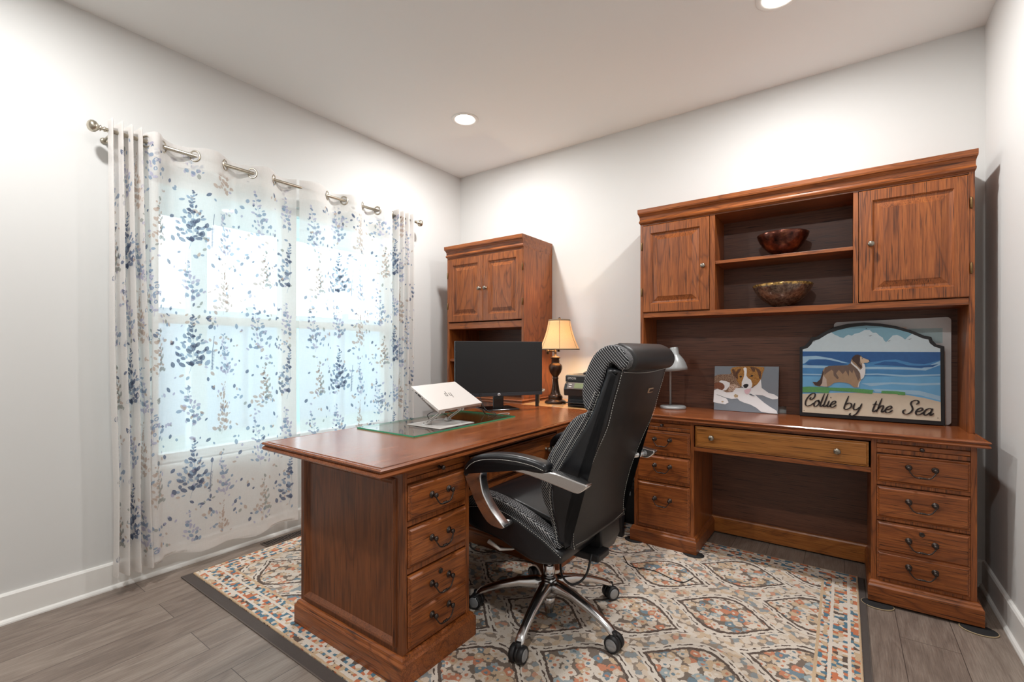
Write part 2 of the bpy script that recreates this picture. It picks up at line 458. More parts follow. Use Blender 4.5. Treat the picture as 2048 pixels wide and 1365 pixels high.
def make_tile():
    R = random.Random(5); out = []
    def sprig(u0, v0, hgt, mi, mi2, n, lean, lsz, spread=0.09, dens=3):
        pts = []
        for k in range(9):
            t = k/8; pts.append((u0+lean*t+0.010*math.sin(t*5), v0+hgt*t))
        out.append(('stem', pts, 0.0018, mi2))
        for k in range(n):
            t = 0.12+0.88*k/(n-1); u = u0+lean*t+0.010*math.sin(t*5); v = v0+hgt*t
            sp = spread*(1.1-0.85*t)*R.uniform(0.7, 1.1)
            for sd in (-1, 1):
                for q in range(dens if t < 0.7 else 2):
                    rr = (q+0.35+R.uniform(-.15, .25))/dens*sp
                    a = PI/2-sd*R.uniform(0.2, 1.4)
                    g = lsz*R.uniform(0.6, 1.25)*(1.1-0.55*t)
                    out.append(leaf(u+sd*rr+R.uniform(-.008, .008), v+rr*0.35+R.uniform(-.016, .016), a, g, g*R.uniform(0.45, 0.75), mi if R.random() < 0.6 else mi2))
    sprig(0.30, 0.04, 0.30, 0, 1, 10, 0.03, 0.032, 0.095, 4)
    sprig(0.10, 0.33, 0.26, 1, 2, 7, -0.02, 0.030, 0.075)
    sprig(0.47, 0.36, 0.27, 3, 3, 8, 0.02, 0.029, 0.065)
    sprig(0.50, 0.02, 0.22, 1, 2, 6, -0.02, 0.030, 0.055)
    sprig(0.12, 0.03, 0.22, 3, 4, 7, 0.015, 0.028, 0.055)
    sprig(0.31, 0.42, 0.20, 2, 1, 6, -0.01, 0.030, 0.060)
    out.append(('stem', [(0.405, 0.06), (0.405, 0.14), (0.415, 0.24)], 0.0028, 0))
    for k in range(14): out.append(leaf(0.404+0.0006*k, 0.06+0.008*k, 0.3, 0.018, 0.003, 0))
    for u, v in ((0.21, 0.38), (0.39, 0.34), (0.03, 0.22), (0.57, 0.30), (0.20, 0.62), (0.41, 0.62), (0.03, 0.55), (0.56, 0.62), (0.22, 0.20), (0.04, 0.02)):
        out.append(leaf(u, v, R.uniform(0.6, 2.4), R.uniform(.024, .034), R.uniform(.015, .021), R.choice([0, 0, 1])))
        out.append(leaf(u+0.030, v-0.022, R.uniform(0.6, 2.4), .018, .012, R.choice([0, 1, 2])))
    return out
TILE = make_tile()

def curtain(cross, hem, name, label, flip, g0, g1):
    """cross: rod positions where the cloth passes through a grommet; cloth swings to the front and back between them"""
    NS = 10; cols = []
    for i in range(len(cross)-1):
        a, b = cross[i], cross[i+1]; sd = 1 if (i+flip) % 2 == 0 else -1
        for k in range(NS):
            t = k/NS
            cols.append((a+(b-a)*t, sd*math.sin(PI*t), b-a))
    cols.append((cross[-1], 0.0, cols[-1][2]))
    def pos(ci, z):
        i = max(0, min(len(cols)-1.0001, ci)); k = int(i); f = i-k
        y = cols[k][0]*(1-f)+cols[k+1][0]*f; s = cols[k][1]*(1-f)+cols[k+1][1]*f; w = cols[k][2]*(1-f)+cols[k+1][2]*f
        h = (RZ+0.045-z)/2.2
        tight = max(0.0, min(1.0, (0.09-w)/0.04))
        amp = (0.038*(1-tight)*(1-0.55*min(1, h*1.5))+0.040*tight)
        x = RX+s*amp+0.010*(1-tight)*math.sin(y*7+h*3)*h
        if y < g0: y = g0+(y-g0)*(1+0.22*h)+0.055*h       # the gathered end spreads downwards
        elif y > g1: y = g1+(y-g1)*(1+0.15*h)-0.03*h
        y += 0.006*math.sin(h*9+y*20)*h
        return Vector((x, y, z))
    U = [0.0]
    for i in range(1, len(cols)): U.append(U[-1]+(pos(i, 1.9)-pos(i-1, 1.9)).length)
    zt = RZ+0.045
    NV = 44
    mb = MB(); rows = []
    def hemz(y): return hem+0.012*math.sin(y*9)+0.01*math.sin(y*23)
    for j in range(NV+1):
        r = []
        for i in range(len(cols)):
            zb = hemz(cols[i][0]); z = zb+(zt-zb)*j/NV
            if j == NV: z += 0.006*cols[i][1]
            r.append(pos(i, z))
        rows.append(r)
    mb.loft(rows, 0, True, closed=False, caps=False)
    def cidx(u):
        lo, hi = 0, len(U)-1
        while hi-lo > 1:
            m = (lo+hi)//2
            if U[m] <= u: lo = m
            else: hi = m
        return lo+(u-U[lo])/max(1e-9, U[hi]-U[lo])
    def put(u, v):
        c = cidx(u); z = v
        p = pos(c, z); t = pos(min(c+0.3, len(cols)-1.001), z)-pos(max(c-0.3, 0), z)
        n = Vector((t.y, -t.x, 0))
        if n.length < 1e-9: n = Vector((1, 0, 0))
        n.normalize()
        return p+n*0.0012
    umax = U[-1]
    n_u = int(umax/TW)+1; n_v = int(2.3/TH)+1
    for a in range(n_u):
        for b in range(n_v):
            ou, ov = a*TW, 0.0+b*TH+(0.18 if a % 2 else 0)-0.5
            for it in TILE:
                if it[0] == 'leaf':
                    _, u, v, ang, L, Wd, mi = it
                    u += ou; v += ov
                    if not (0.01 < u-L and u+L < umax-0.01 and 0.13 < v-L and v+L < zt-0.02): continue
                    ca, sa = math.cos(ang), math.sin(ang); vs = []
                    prof = [(-0.5, 0), (-0.3, 0.75), (0, 1.0), (0.28, 0.75), (0.5, 0)]
                    up = [put(u+ca*L*t-sa*Wd*w*0.5, v+sa*L*t+ca*Wd*w*0.5) for t, w in prof]
                    dn = [put(u+ca*L*t+sa*Wd*w*0.5, v+sa*L*t-ca*Wd*w*0.5) for t, w in prof[1:-1]]
                    mb.add(up+dn, [(0,1,5),(1,2,6,5),(2,3,7,6),(3,4,7)], mi+1)
                else:
                    _, pts, w, mi = it
                    pp = [(u+ou, v+ov) for u, v in pts]
                    if min(p[0] for p in pp) < 0.01 or max(p[0] for p in pp) > umax-0.01 or min(p[1] for p in pp) < 0.13 or max(p[1] for p in pp) > zt-0.02: continue
                    l = [put(u-w/2, v) for u, v in pp]; r = [put(u+w/2, v) for u, v in pp]; n = len(pp)
                    mb.add(l+r, [(k, k+1, n+k+1, n+k) for k in range(n-1)], mi+1)
    RR = random.Random(9 if flip == 0 and g1 > 5 else 10)
    for _ in range(int(umax*260)):
        u, v = RR.uniform(0.04, umax-0.04), RR.uniform(0.16, zt-0.05)
        for _k in range(RR.choice([1, 2, 3])):
            ang = RR.uniform(0, PI); L = RR.uniform(0.014, 0.030); Wd = L*RR.uniform(0.45, 0.7); ca, sa = math.cos(ang), math.sin(ang)
            prof = [(-0.5, 0), (-0.3, 0.75), (0, 1.0), (0.28, 0.75), (0.5, 0)]
            up_ = [put(u+ca*L*t-sa*Wd*w*0.5, v+sa*L*t+ca*Wd*w*0.5) for t, w in prof]
            dn = [put(u+ca*L*t+sa*Wd*w*0.5, v+sa*L*t-ca*Wd*w*0.5) for t, w in prof[1:-1]]
            mb.add(up_+dn, [(0,1,5),(1,2,6,5),(2,3,7,6),(3,4,7)], RR.choice([1, 2, 2, 3, 3, 4, 4, 5]))
            u = min(umax-0.04, u+RR.uniform(.012, .03)); v = min(zt-0.05, v+RR.uniform(-.02, .03))
    # header and hem: a second layer of cloth
    for z0, z1 in ((zt-0.115, zt-0.002), (0.095, 0.14)):
        rr = []
        for j in range(4):
            rr.append([pos(i, (z0+(z1-z0)*j/3) if z1 > 1 else max(hemz(cols[i][0])+0.004, z0+(z1-z0)*j/3-0.01))+Vector((0.0016, 0, 0)) for i in range(len(cols))])
        mb.loft(rr, 0, True, closed=False, caps=False)
    c = mb.build(name, [SHEER]+PRINTS); tag(c, label, 'curtain', 'printed sheer curtains')
    # grommets
    for i in range(1, len(cross)-1):
        if cross[i+1]-cross[i] < 0.05 and cross[i]-cross[i-1] < 0.05: continue
        sd = 1 if (i+flip) % 2 == 0 else -1
        gm = MB(); y = cross[i]; ang = 0.62*sd
        ring = [(RX+math.cos(a)*0.0275*math.sin(ang), y+math.cos(a)*0.0275*math.cos(ang)*0.75, RZ+math.sin(a)*0.0275) for a in (2*PI*k/24 for k in range(24))]
        gm.tube(ring, 0.0045, 8, closed=True)
        o = gm.build('grommet', NICKEL, c)
    return c
cr1 = [0.645+0.0185*k for k in range(9)]+[0.862, 1.004, 1.150, 1.297, 1.422, 1.563]
curtain(cr1, 0.092, 'curtain', 'left sheer white curtain with blue and tan leaf print, gathered at its left end', 0, 0.80, 9.9)
cr2 = [1.582, 1.778, 1.903, 2.054, 2.185, 2.324]+[2.324+0.0245*(k+1) for k in range(8)]
curtain(cr2, 0.092, 'curtain', 'right sheer white curtain with blue and tan leaf print, gathered at its right end', 0, -9, 2.33)
# rod
rod = thing('curtain_rod', 'brushed nickel curtain rod with round finials above the window', 'curtain rod', (RX, 1.58, RZ))
mb = MB(); mb.tube([(RX, 0.638, RZ), (RX, 2.56, RZ)], 0.0095, 16); mb.build('pole', NICKEL, rod)
for y, d in ((0.638, -1), (2.56, 1)):
    mb = MB()
    mb.lathe([(0.0105, 0), (0.014, 0.003), (0.014, 0.010), (0.009, 0.014), (0.008, 0.022), (0.016, 0.028), (0.017, 0.033), (0.011, 0.038),
              (0.020, 0.046), (0.029, 0.058), (0.033, 0.074), (0.030, 0.090), (0.020, 0.102), (0.008, 0.107), (0, 0.108)],
             n=20, M=Matrix.Translation((RX, y, RZ)) @ Matrix.Rotation(-d*PI/2, 4, 'X') @ Matrix.Diagonal((0.82, 0.82, 0.62, 1)))
    mb.build('finial', NICKEL, rod)
for y in (0.655, 2.52):
    mb = MB(); mb.tube([(XL+0.004, y, RZ-0.02), (RX-0.008, y, RZ-0.018), (RX+0.012, y, RZ-0.012)], 0.006, 10)
    mb.lathe([(0.015, 0), (0.015, 0.004), (0.008, 0.008)], n=20, M=Matrix.Translation((XL+0.001, y, RZ-0.02)) @ Matrix.Rotation(PI/2, 4, 'Y'))
    mb.tube([(RX-0.014, y, RZ+0.004), (RX-0.008, y, RZ-0.012), (RX+0.008, y, RZ-0.012), (RX+0.014, y, RZ+0.004)], 0.004, 8)
    mb.build('bracket', NICKEL, rod)

# ---------------------------------------------------------------- recessed lights
LENS, _nt, _b = new_mat('lit lamp lens', (1, 1, 1, 1), 0.5)
_b.inputs['Emission Color'].default_value = (1.0, 0.95, 0.88, 1); _b.inputs['Emission Strength'].default_value = 18
LL = ['round recessed ceiling light nearest the corner above the tall cabinet', 'round recessed ceiling light above the desk with the long hutch',
      'unseen recessed fill light, assumed over the left front of the room', 'unseen recessed fill light, assumed over the right front of the room']
for i, (x, y) in enumerate(CEIL_LIGHTS):
    t = thing('ceiling_light', LL[i], 'ceiling light', (x, y, H), group='recessed ceiling lights')
    mb = MB(); mb.lathe([(0.094, H), (0.093, H-0.004), (0.080, H-0.007), (0.070, H-0.004), (0.066, H), (0.060, H+0.012), (0.058, H+0.012), (0.0665, H+0.001), (0.094, H)], (x, y, 0), 40)
    mb.build('trim_ring', TRIM, t)
    mb = MB(); mb.lathe([(0.0, H+0.009), (0.060, H+0.009), (0.060, H+0.014), (0, H+0.014)], (x, y, 0), 40); mb.build('lens', LENS, t)
    ld = bpy.data.lights.new('ceiling_lamp', 'AREA'); ld.shape = 'DISK'; ld.size = 0.11; ld.energy = LAMP_W; ld.color = (1.0, 0.992, 0.98)
    lo = bpy.data.objects.new('ceiling_lamp', ld); COL.objects.link(lo); lo.location = (x, y, H-0.009)

# ---------------------------------------------------------------- floor vent
t = thing('floor_vent', 'brown metal floor vent below the window beside the rug', 'floor vent', (-2.80, 1.52, 0))
VM = simple('brown vent metal', rgb(96, 84, 76), 0.4, 0.4)
mb = MB(); mb.box(-2.845, -2.765, 1.36, 1.68, 0, 0.004); mb.build('frame', VM, t, 0.001)
mb = MB()
for k in range(22): mb.box(-2.835, -2.778, 1.375+k*0.0135, 1.3815+k*0.0135, 0.0035, 0.0048)
mb.build('louvre', simple('dark vent slot', rgb(24, 20, 18), 0.7), t)

# ---------------------------------------------------------------- rug
def rug_mat():
    m, nt, b = new_mat('cut pile rug with ogee lattice of florets', rough=0.95, spec=0.1)
    x, y, z, t = coords(nt)
    wob = noise(nt, vec(nt, x, y, 0.0), 38, 2, 0.6)-0.5
    wob2 = noise(nt, vec(nt, x+3.1, y+1.7, 0.0), 38, 2, 0.6)-0.5
    X, Y = x+wob*0.022, y+wob2*0.022
    PXp, PYp = 0.64, 0.45
    def lens(ox, oy):
        u = (X-ox).wrap(PXp).abs()/0.245; v = (Y-oy).wrap(PYp).abs()/0.176
        uc = u.min(1.0)
        return v-((uc*PI).cos()*0.5+0.5).pow(0.85)+(u-1.0).max(0.0)*2.5
    f = lens(-0.43, 2.62).min(lens(-0.11, 2.395))
    cream, cream2, tan, orange, blue, dark, lblue = rgb(230, 219, 206), rgb(222, 205, 186), rgb(210, 182, 150), rgb(206, 128, 94), rgb(96, 130, 148), rgb(106, 92, 84), rgb(156, 174, 180)
    v2 = vec(nt, X, Y, 0.0)
    d1, c1 = voro(nt, v2, 31); 
    sx = nt.nodes.new('ShaderNodeSeparateColor'); nt.links.new(c1.s, sx.inputs[0]); cr = E(nt, sx.outputs[0]); cg = E(nt, sx.outputs[1])
    flower = ramp(nt, cr, [(0.0, cream), (0.38, tan), (0.54, cream2), (0.75, orange), (0.84, blue), (0.93, lblue)], True)
    centre = ramp(nt, cg, [(0.0, orange), (0.3, cream), (0.6, blue), (0.8, tan)], True)
    petals = noise(nt, v2, 95, 2, 0.6)
    fl = mixc(nt, (d1+petals*0.12).lt(0.26), flower, centre)
    fl = mixc(nt, (d1+petals*0.55).gt(0.90), fl, dark)
    fl = mixc(nt, 0.15, fl, cream2)
    # between the leaves: finer florets
    d3, c3 = voro(nt, v2, 44)
    sx3 = nt.nodes.new('ShaderNodeSeparateColor'); nt.links.new(c3.s, sx3.inputs[0]); c3r = E(nt, sx3.outputs[0])
    small = ramp(nt, c3r, [(0.0, cream), (0.32, tan), (0.52, cream2), (0.70, blue), (0.84, dark), (0.92, orange)], True)
    small = mixc(nt, (d3+petals*0.5).gt(0.92), small, dark)
    small = mixc(nt, 0.35, small, cream2)
    col = mixc(nt, f.lt(-0.20), small, fl)
    inside = f.gt(-0.225)*f.lt(-0.135); col = mixc(nt, inside, col, dark)
    dots = (X*90.0+Y*60.0).sin()*((Y*95.0-X*55.0).sin())
    band = f.gt(-0.135)*f.lt(0.06); col = mixc(nt, band, col, cream)
    gapline = f.gt(-0.05)*f.lt(0.0)*dots.gt(-0.1); col = mixc(nt, gapline, col, dark)
    # border rows
    x0, x1, y0, y1 = -2.735, 0.055, 0.972, 2.935
    be = (x-x0).min(x1-x).min((y-y0).min(y1-y))+wob*0.006
    alongq = vec(nt, x, y, 0.0)
    d2, c2 = voro(nt, alongq, 58, 0.6)
    sx2 = nt.nodes.new('ShaderNodeSeparateColor'); nt.links.new(c2.s, sx2.inputs[0]); c2r = E(nt, sx2.outputs[1])
    chk = ramp(nt, c2r, [(0.0, cream), (0.24, orange), (0.44, blue), (0.64, tan), (0.82, cream2), (0.94, dark)], True)
    chk = mixc(nt, d2.gt(0.68), chk, dark)
    col = mixc(nt, be.lt(0.145), col, chk)
    for a, c, q in ((0.0, 0.008, tan), (0.034, 0.045, cream), (0.094, 0.106, cream), (0.137, 0.148, tan)):
        col = mixc(nt, be.gt(a)*be.lt(c), col, q)
    pile = noise(nt, vec(nt, x, y, 0.0), 420, 2, 0.8)
    mult = nt.nodes.new('ShaderNodeMix'); mult.data_type = 'RGBA'; mult.blend_type = 'MULTIPLY'; mult.inputs[0].default_value = 1.0
    nt.links.new(col.s, mult.inputs[6])
    nt.links.new(ramp(nt, pile, [(0.3, (0.70, 0.70, 0.70, 1)), (0.7, (1.08, 1.08, 1.08, 1))]).s, mult.inputs[7])
    set_in(nt, b, 'Base Color', E(nt, mult.outputs[2]))
    nt.links.new(bump(nt, pile+petals*0.6-(d1*0.4), 0.5, 0.004), b.inputs['Normal'])
    return m
rug = thing('rug', 'patterned cream, blue and orange area rug with dark brown edge under the desk and chair', 'rug', (0, 0, 0))
mb = MB(); mb.rect_loft(-2.75, 0.080, 0.925, 2.945, [(-0.003, 0), (0, 0.001), (0, 0.003), (-0.002, 0.0045), (-0.006, 0.0045)])
mb.build('edge_band', simple('dark brown felt rug edge', rgb(78, 70, 66), 0.95, var=0.15, scale=300, bmp=0.3), rug)
mb = MB(); mb.rect_loft(-2.735, 0.055, 0.972, 2.935, [(0, 0.004), (0, 0.009), (-0.003, 0.012)])
mb.build('pile', rug_mat(), rug)
mb = MB(); mb.tube([(-2.75, 2.9, 0.003), (-2.75, 0.925, 0.003), (0.08, 0.925, 0.003), (0.08, 2.94, 0.003)], 0.003, 8)
mb.build('binding', simple('brown rug binding', rgb(96, 86, 80), 0.9), rug)

# ================================================================= furniture
def bail_pull(name, c, U, N, parent, w=0.088):
    """two rosettes and a drooping bail; c = midpoint between the posts on the face"""
    U, N, V = Vector(U), Vector(N), Vector((0, 0, 1)); c = Vector(c)
    mb = MB(); R = Matrix.Translation
    for sd in (-1, 1):
        p = c+U*(sd*w/2)
        rot = Vector((0, 0, 1)).rotation_difference(N).to_matrix().to_4x4()
        mb.lathe([(0.0125, 0), (0.0125, 0.002), (0.010, 0.004), (0.0055, 0.006), (0.005, 0.016), (0.0085, 0.019), (0.0095, 0.024), (0.006, 0.028), (0, 0.029)], n=16, M=R(p) @ rot)
    pts = [c-U*(w/2)+N*0.021-V*0.004, c-U*(w/2-0.001)+N*0.024-V*0.012, c-U*(w/2-0.006)+N*0.025-V*0.020, c-U*(w/2-0.014)+N*0.026-V*0.031, c-U*(w/2-0.026)+N*0.026-V*0.037,
           c-U*0.006+N*0.026-V*0.036, c+U*0.006+N*0.026-V*0.036, c+U*(w/2-0.026)+N*0.026-V*0.037, c+U*(w/2-0.014)+N*0.026-V*0.031, c+U*(w/2-0.006)+N*0.025-V*0.020,
           c+U*(w/2-0.001)+N*0.024-V*0.012, c+U*(w/2)+N*0.021-V*0.004]
    pp = crom(pts, 4); mb.tube(pp, [0.0026+0.0012*math.exp(-((i-len(pp)/2)/5)**2) for i in range(len(pp))], 8)
    for du in (-0.008, 0.0, 0.008): mb.lathe([(0.0, -0.002), (0.0052, -0.001), (0.0052, 0.001), (0, 0.002)], n=12, M=R(c+U*du+N*0.026-V*0.036) @ Vector((0, 0, 1)).rotation_difference(U).to_matrix().to_4x4())
    return mb.build(name, BRONZE, parent)
def knob(name, c, N, parent, r=0.014, mat=None):
    mb = MB(); rot = Vector((0, 0, 1)).rotation_difference(Vector(N)).to_matrix().to_4x4()
    k = r/0.014
    mb.lathe([(0.010*k, 0), (0.010*k, 0.002), (0.0055*k, 0.005), (0.0055*k, 0.012), (0.012*k, 0.016), (r, 0.021), (0.012*k, 0.026), (0.005*k, 0.0285), (0, 0.029)], n=20, M=Matrix.Translation(c) @ rot)
    return mb.build(name, mat or PEWTER, parent)
def keyhole(c, N, parent):
    mb = MB(); rot = Vector((0, 0, 1)).rotation_difference(Vector(N)).to_matrix().to_4x4()
    mb.lathe([(0.010, 0), (0.010, 0.003), (0.008, 0.0045), (0.006, 0.002), (0.002, 0.002), (0, 0.002)], n=20, M=Matrix.Translation(c) @ rot)
    return mb.build('lock', BRONZE, parent)
DSTEP = [(0, -0.016), (0, 0.003), (0.004, 0.004), (0.009, 0.010), (0.012, 0.011)]
def drawer(P, U, N, w, h, parent, mat, pulls=1, split=None, pull_z=0.56, lock=None, knobs=None, knob_r=0.013, kz=0.5):
    """front whose lower corner is P; U runs along the front, N out of it"""
    P, U, N, V = Vector(P), Vector(U), Vector(N), Vector((0, 0, 1))
    P = P+U*0.003+V*0.003; w -= 0.006; h -= 0.006; split = split and split-0.003
    mb = MB()
    if split is None: mb.nest(P, U, V, N, w, h, DSTEP)
    else:
        mb.nest(P, U, V, N, w, split, DSTEP); mb.nest(P+V*split, U, V, N, w, h-split, DSTEP)
    d = mb.build('drawer', mat, parent)
    f = 0.011
    if knobs:
        for k in knobs: knob('knob', P+U*(w*k)+V*(h*kz)+N*f, N, d, knob_r)
    elif split is None: bail_pull('handle', P+U*(w/2)+V*(h*pull_z)+N*f, U, N, d)
    else:
        bail_pull('handle', P+U*(w/2)+V*(split*0.62)+N*f, U, N, d)
        bail_pull('handle', P+U*(w/2)+V*(split+(h-split)*0.52)+N*f, U, N, d)
    if lock: keyhole(P+U*(w*0.5)+V*lock+N*f, N, d)
    return d
def pullout(P, U, N, w, h, parent, mat):
    P, U, N, V = Vector(P), Vector(U), Vector(N), Vector((0, 0, 1))
    P = P+U*0.002; w -= 0.004
    mb = MB(); mb.nest(P, U, V, N, w, h, [(0, -0.016), (0, -0.003), (0.002, -0.001)])
    d = mb.build('pull_out_board', mat, parent)
    knob('knob', P+U*(w/2)+V*(h/2)+N*0.004, N, d, 0.009, BRONZE)
    return d
def panel_door(P, U, N, w, h, parent, mat, knob_u, knob_v, hinge_u=None):
    P, U, N, V = Vector(P), Vector(U), Vector(N), Vector((0, 0, 1))
    mb = MB()
    mb.nest(P, U, V, N, w, h, [(0, -0.016), (0, 0.001), (0.004, 0.004), (0.052, 0.004), (0.054, 0.0015), (0.060, -0.005), (0.068, -0.006), (0.071, -0.006), (0.096, 0.001), (0.098, 0.0025)])
    d = mb.build('door', mat, parent)
    knob('knob', P+U*knob_u+V*knob_v+N*0.004, N, d, 0.0145)
    if hinge_u is not None:
        for vz in (0.13, h-0.13):
            mb = MB(); q = P+U*hinge_u+V*vz+N*0.005
            mb.tube([q-V*0.026, q-V*0.022, q+V*0.022, q+V*0.026], [0.002, 0.0045, 0.0045, 0.002], 10)
            mb.build('hinge', simple('antique brass hinge', rgb(120, 94, 60), 0.4, 0.8), d)
    return d
TOPP = lambda z, t=0.035: [(0.004, z-t), (0.016, z-t+0.002), (0.021, z-t+0.008), (0.018, z-0.019), (0.013, z-0.015), (0.013, z-0.013), (0.019, z-0.011), (0.022, z-0.006), (0.017, z-0.001), (0.012, z-0.0005), (0.008, z-0.003), (0.005, z-0.003), (0.003, z)]
PLINTH = lambda z0, z1: [(0.020, z0), (0.020, z1-0.024), (0.017, z1-0.020), (0.014, z1-0.016), (0.012, z1-0.008), (0.006, z1-0.002), (0.0, z1)]
Z0 = 0.012

# ---- the near desk -------------------------------------------------
desk = thing('executive_desk', 'large oak pedestal desk by the window, with the glass sheet and laptop on top', 'desk', (-1.55, 1.8, Z0))
dx0, dx1 = -1.87, -1.232
DTOP = 0.785
# pedestals
for (y0, y1, near) in ((1.065, 1.412, True), (2.115, 2.60, False)):
    mb = MB()
    mb.box(dx0+0.001, dx1-0.014, y0+0.012, y1, Z0, DTOP-0.033)
    if not near: mb.box(dx0+0.001, dx1, y0, y0+0.0142, Z0, DTOP-0.033)                 # carcass
    mb.box(dx1-0.014, dx1, y0+0.0142, y0+0.022, Z0, DTOP-0.033)           # face frame stiles
    mb.box(dx1-0.014, dx1, y1-0.022, y1, Z0, DTOP-0.033)
    for z0, z1 in ((0.112, 0.126), (0.382, 0.402), (0.548, 0.566), (0.700, 0.716), (0.742, DTOP-0.033)): mb.box(dx1-0.014, dx1-0.001, y0+0.022, y1-0.022, z0, z1)
    mb.build('pedestal', WZ, desk, 0.0015)
    mb = MB()
    msk = (1, 1, 1, 1)
    mb.rect_loft(dx0, dx1, y0, y1, PLINTH(Z0, 0.110), msk); mb.build('plinth', WX, desk, 0.001)
    ym = y0+0.020; w = y1-y0-0.040
    U, N = (0, 1, 0), (1, 0, 0)
    pullout((dx1, ym, 0.718), U, N, w, 0.022, desk, WY)
    drawer((dx1, ym, 0.566), U, N, w, 0.130, desk, WY)
    drawer((dx1, ym, 0.402), U, N, w, 0.142, desk, WY)
    drawer((dx1, ym, 0.122), U, N, w, 0.256, desk, WY, split=0.125, lock=0.218)
# end panel: bolection frame and field
mb = MB(); P = Vector((dx0, 1.069, 0.100))
mb.nest(P, Vector((1,0,0)), Vector((0,0,1)), Vector((0,-1,0)), dx1-dx0, DTOP-0.035-0.100, [(0, -0.01), (0, 0.004), (0.030, 0.004), (0.032, 0.011), (0.038, 0.014), (0.044, 0.011), (0.050, 0.005), (0.054, 0.001), (0.056, -0.001)])
mb.build('end_panel', DZ, desk)
mb = MB(); P = Vector((dx0+0.004, 1.10, 0.11))
mb.nest(Vector((dx0, 2.596, 0.11)), Vector((0,-1,0)), Vector((0,0,1)), Vector((-1,0,0)), 1.50, 0.62, [(0, -0.01), (0, 0.004), (0.05, 0.004), (0.055, 0.010), (0.065, 0.006), (0.07, 0.0)])
mb.build('modesty_panel', DZ, desk)
# kneehole: centre drawer, rails
mb = MB(); mb.box(dx1-0.02, dx1-0.002, 1.412, 2.115, 0.735, DTOP-0.033); mb.box(dx1-0.02, dx1-0.002, 1.412, 2.115, 0.572, 0.598); mb.box(dx0+0.1, dx1-0.02, 1.412, 2.115, 0.60, 0.612)
mb.build('knee_rail', WY, desk, 0.001)
drawer((dx1-0.002, 1.418, 0.600), (0, 1, 0), (1, 0, 0), 0.691, 0.132, desk, WY, knobs=(0.17, 0.83), knob_r=0.012)
mb = MB(); mb.rect_loft(-1.932, -1.212, 0.962, 2.642, TOPP(DTOP), mi=0); mb.build('desktop', TY, desk)
# key with tassel in the centre drawer
key = thing('drawer_key', 'small silver key with tassel hanging in the centre drawer of the window-side desk', 'key', (-1.21, 1.985, 0.68))
mb = MB(); mb.tube([(-1.218, 2.035, 0.675), (-1.190, 2.033, 0.675)], 0.003, 8)
ringp = [(-1.187, 2.033+0.009*math.cos(a), 0.684+0.009*math.sin(a)) for a in (2*PI*k/16 for k in range(16))]; mb.tube(ringp, 0.0018, 6, closed=True); mb.build('shank', NICKEL, key)
mb = MB(); mb.lathe([(0.002, 0), (0.005, -0.006), (0.004, -0.012), (0.006, -0.02), (0.0075, -0.045), (0, -0.046)], (-1.187, 2.033, 0.677), 12); mb.build('tassel', BRONZE, key)

# ---- the long desk on the back wall --------------------------------
cred = thing('credenza_desk', 'long oak desk against the back wall, under the wide hutch', 'desk', (-0.3, 2.95, Z0))
CY = 2.712; CT = 0.787; CB = 3.185
U, N = (1, 0, 0), (0, -1, 0)
for (x0, x1, right) in ((-1.038, -0.690, False), (0.100, 0.452, True)):
    mb = MB()
    mb.box(x0, x1, CY+0.014, CB, Z0, CT-0.03)
    mb.box(x0, x0+0.020, CY, CY+0.014, Z0, CT-0.03); mb.box(x1-0.020, x1, CY, CY+0.014, Z0, CT-0.03)
    for z0, z1 in ((0.105, 0.118), (0.384, 0.398), (0.546, 0.562), (0.694, 0.712), (0.738, CT-0.03)): mb.box(x0+0.02, x1-0.02, CY+0.001, CY+0.014, z0, z1)
    mb.build('pedestal', WZ, cred, 0.0015)
    mb = MB(); mb.rect_loft(x0, x1, CY, CB, PLINTH(Z0, 0.105), (1 if not right else 0.6, 1 if right else 0.9, 1, 0)); mb.build('plinth', WX, cred, 0.001)
    xm, w = x0+0.018, x1-x0-0.036
    pullout((xm, CY, 0.714), U, N, w, 0.022, cred, WX)
    drawer((xm, CY, 0.560), U, N, w, 0.132, cred, WX, pull_z=0.62)
    drawer((xm, CY, 0.396), U, N, w, 0.148, cred, WX, pull_z=0.62)
    if right: drawer((xm, CY, 0.116), U, N, w, 0.266, cred, WX, split=0.128, lock=0.232)
    else: drawer((xm, CY, 0.116), U, N, w, 0.266, cred, WX, pull_z=0.66)
mb = MB(); mb.box(-0.69, 0.10, CY+0.004, CY+0.02, 0.595, 0.617); mb.box(-0.69, 0.10, CY+0.004, CY+0.02, 0.742, CT-0.03); mb.box(-0.69, 0.10, CY+0.02, CB, 0.605, 0.617); mb.build('knee_rail', WX, cred, 0.001)
drawer((-0.684, CY+0.002, 0.618), U, N, 0.778, 0.122, cred, GX, knobs=(0.115, 0.845), knob_r=0.015, kz=0.52)
mb = MB(); mb.box(-0.69, 0.10, 3.165, 3.18, Z0, CT-0.03); mb.build('back_panel', BX, cred)
mb = MB(); mb.rect_loft(-0.69, 0.10, 3.14, 3.165, [(0, Z0), (0, 0.100), (-0.004, 0.108)], (0, 0, 1, 0)); mb.build('back_rail', wood('golden scuffed rail', 'X', rgb(110, 60, 22), rgb(160, 96, 42), rgb(188, 124, 62)), cred)
mb = MB(); mb.rect_loft(-1.055, 0.468, 2.698, 3.19, TOPP(CT, 0.032), (1, 1, 1, 0)); mb.build('desktop', TX, cred)
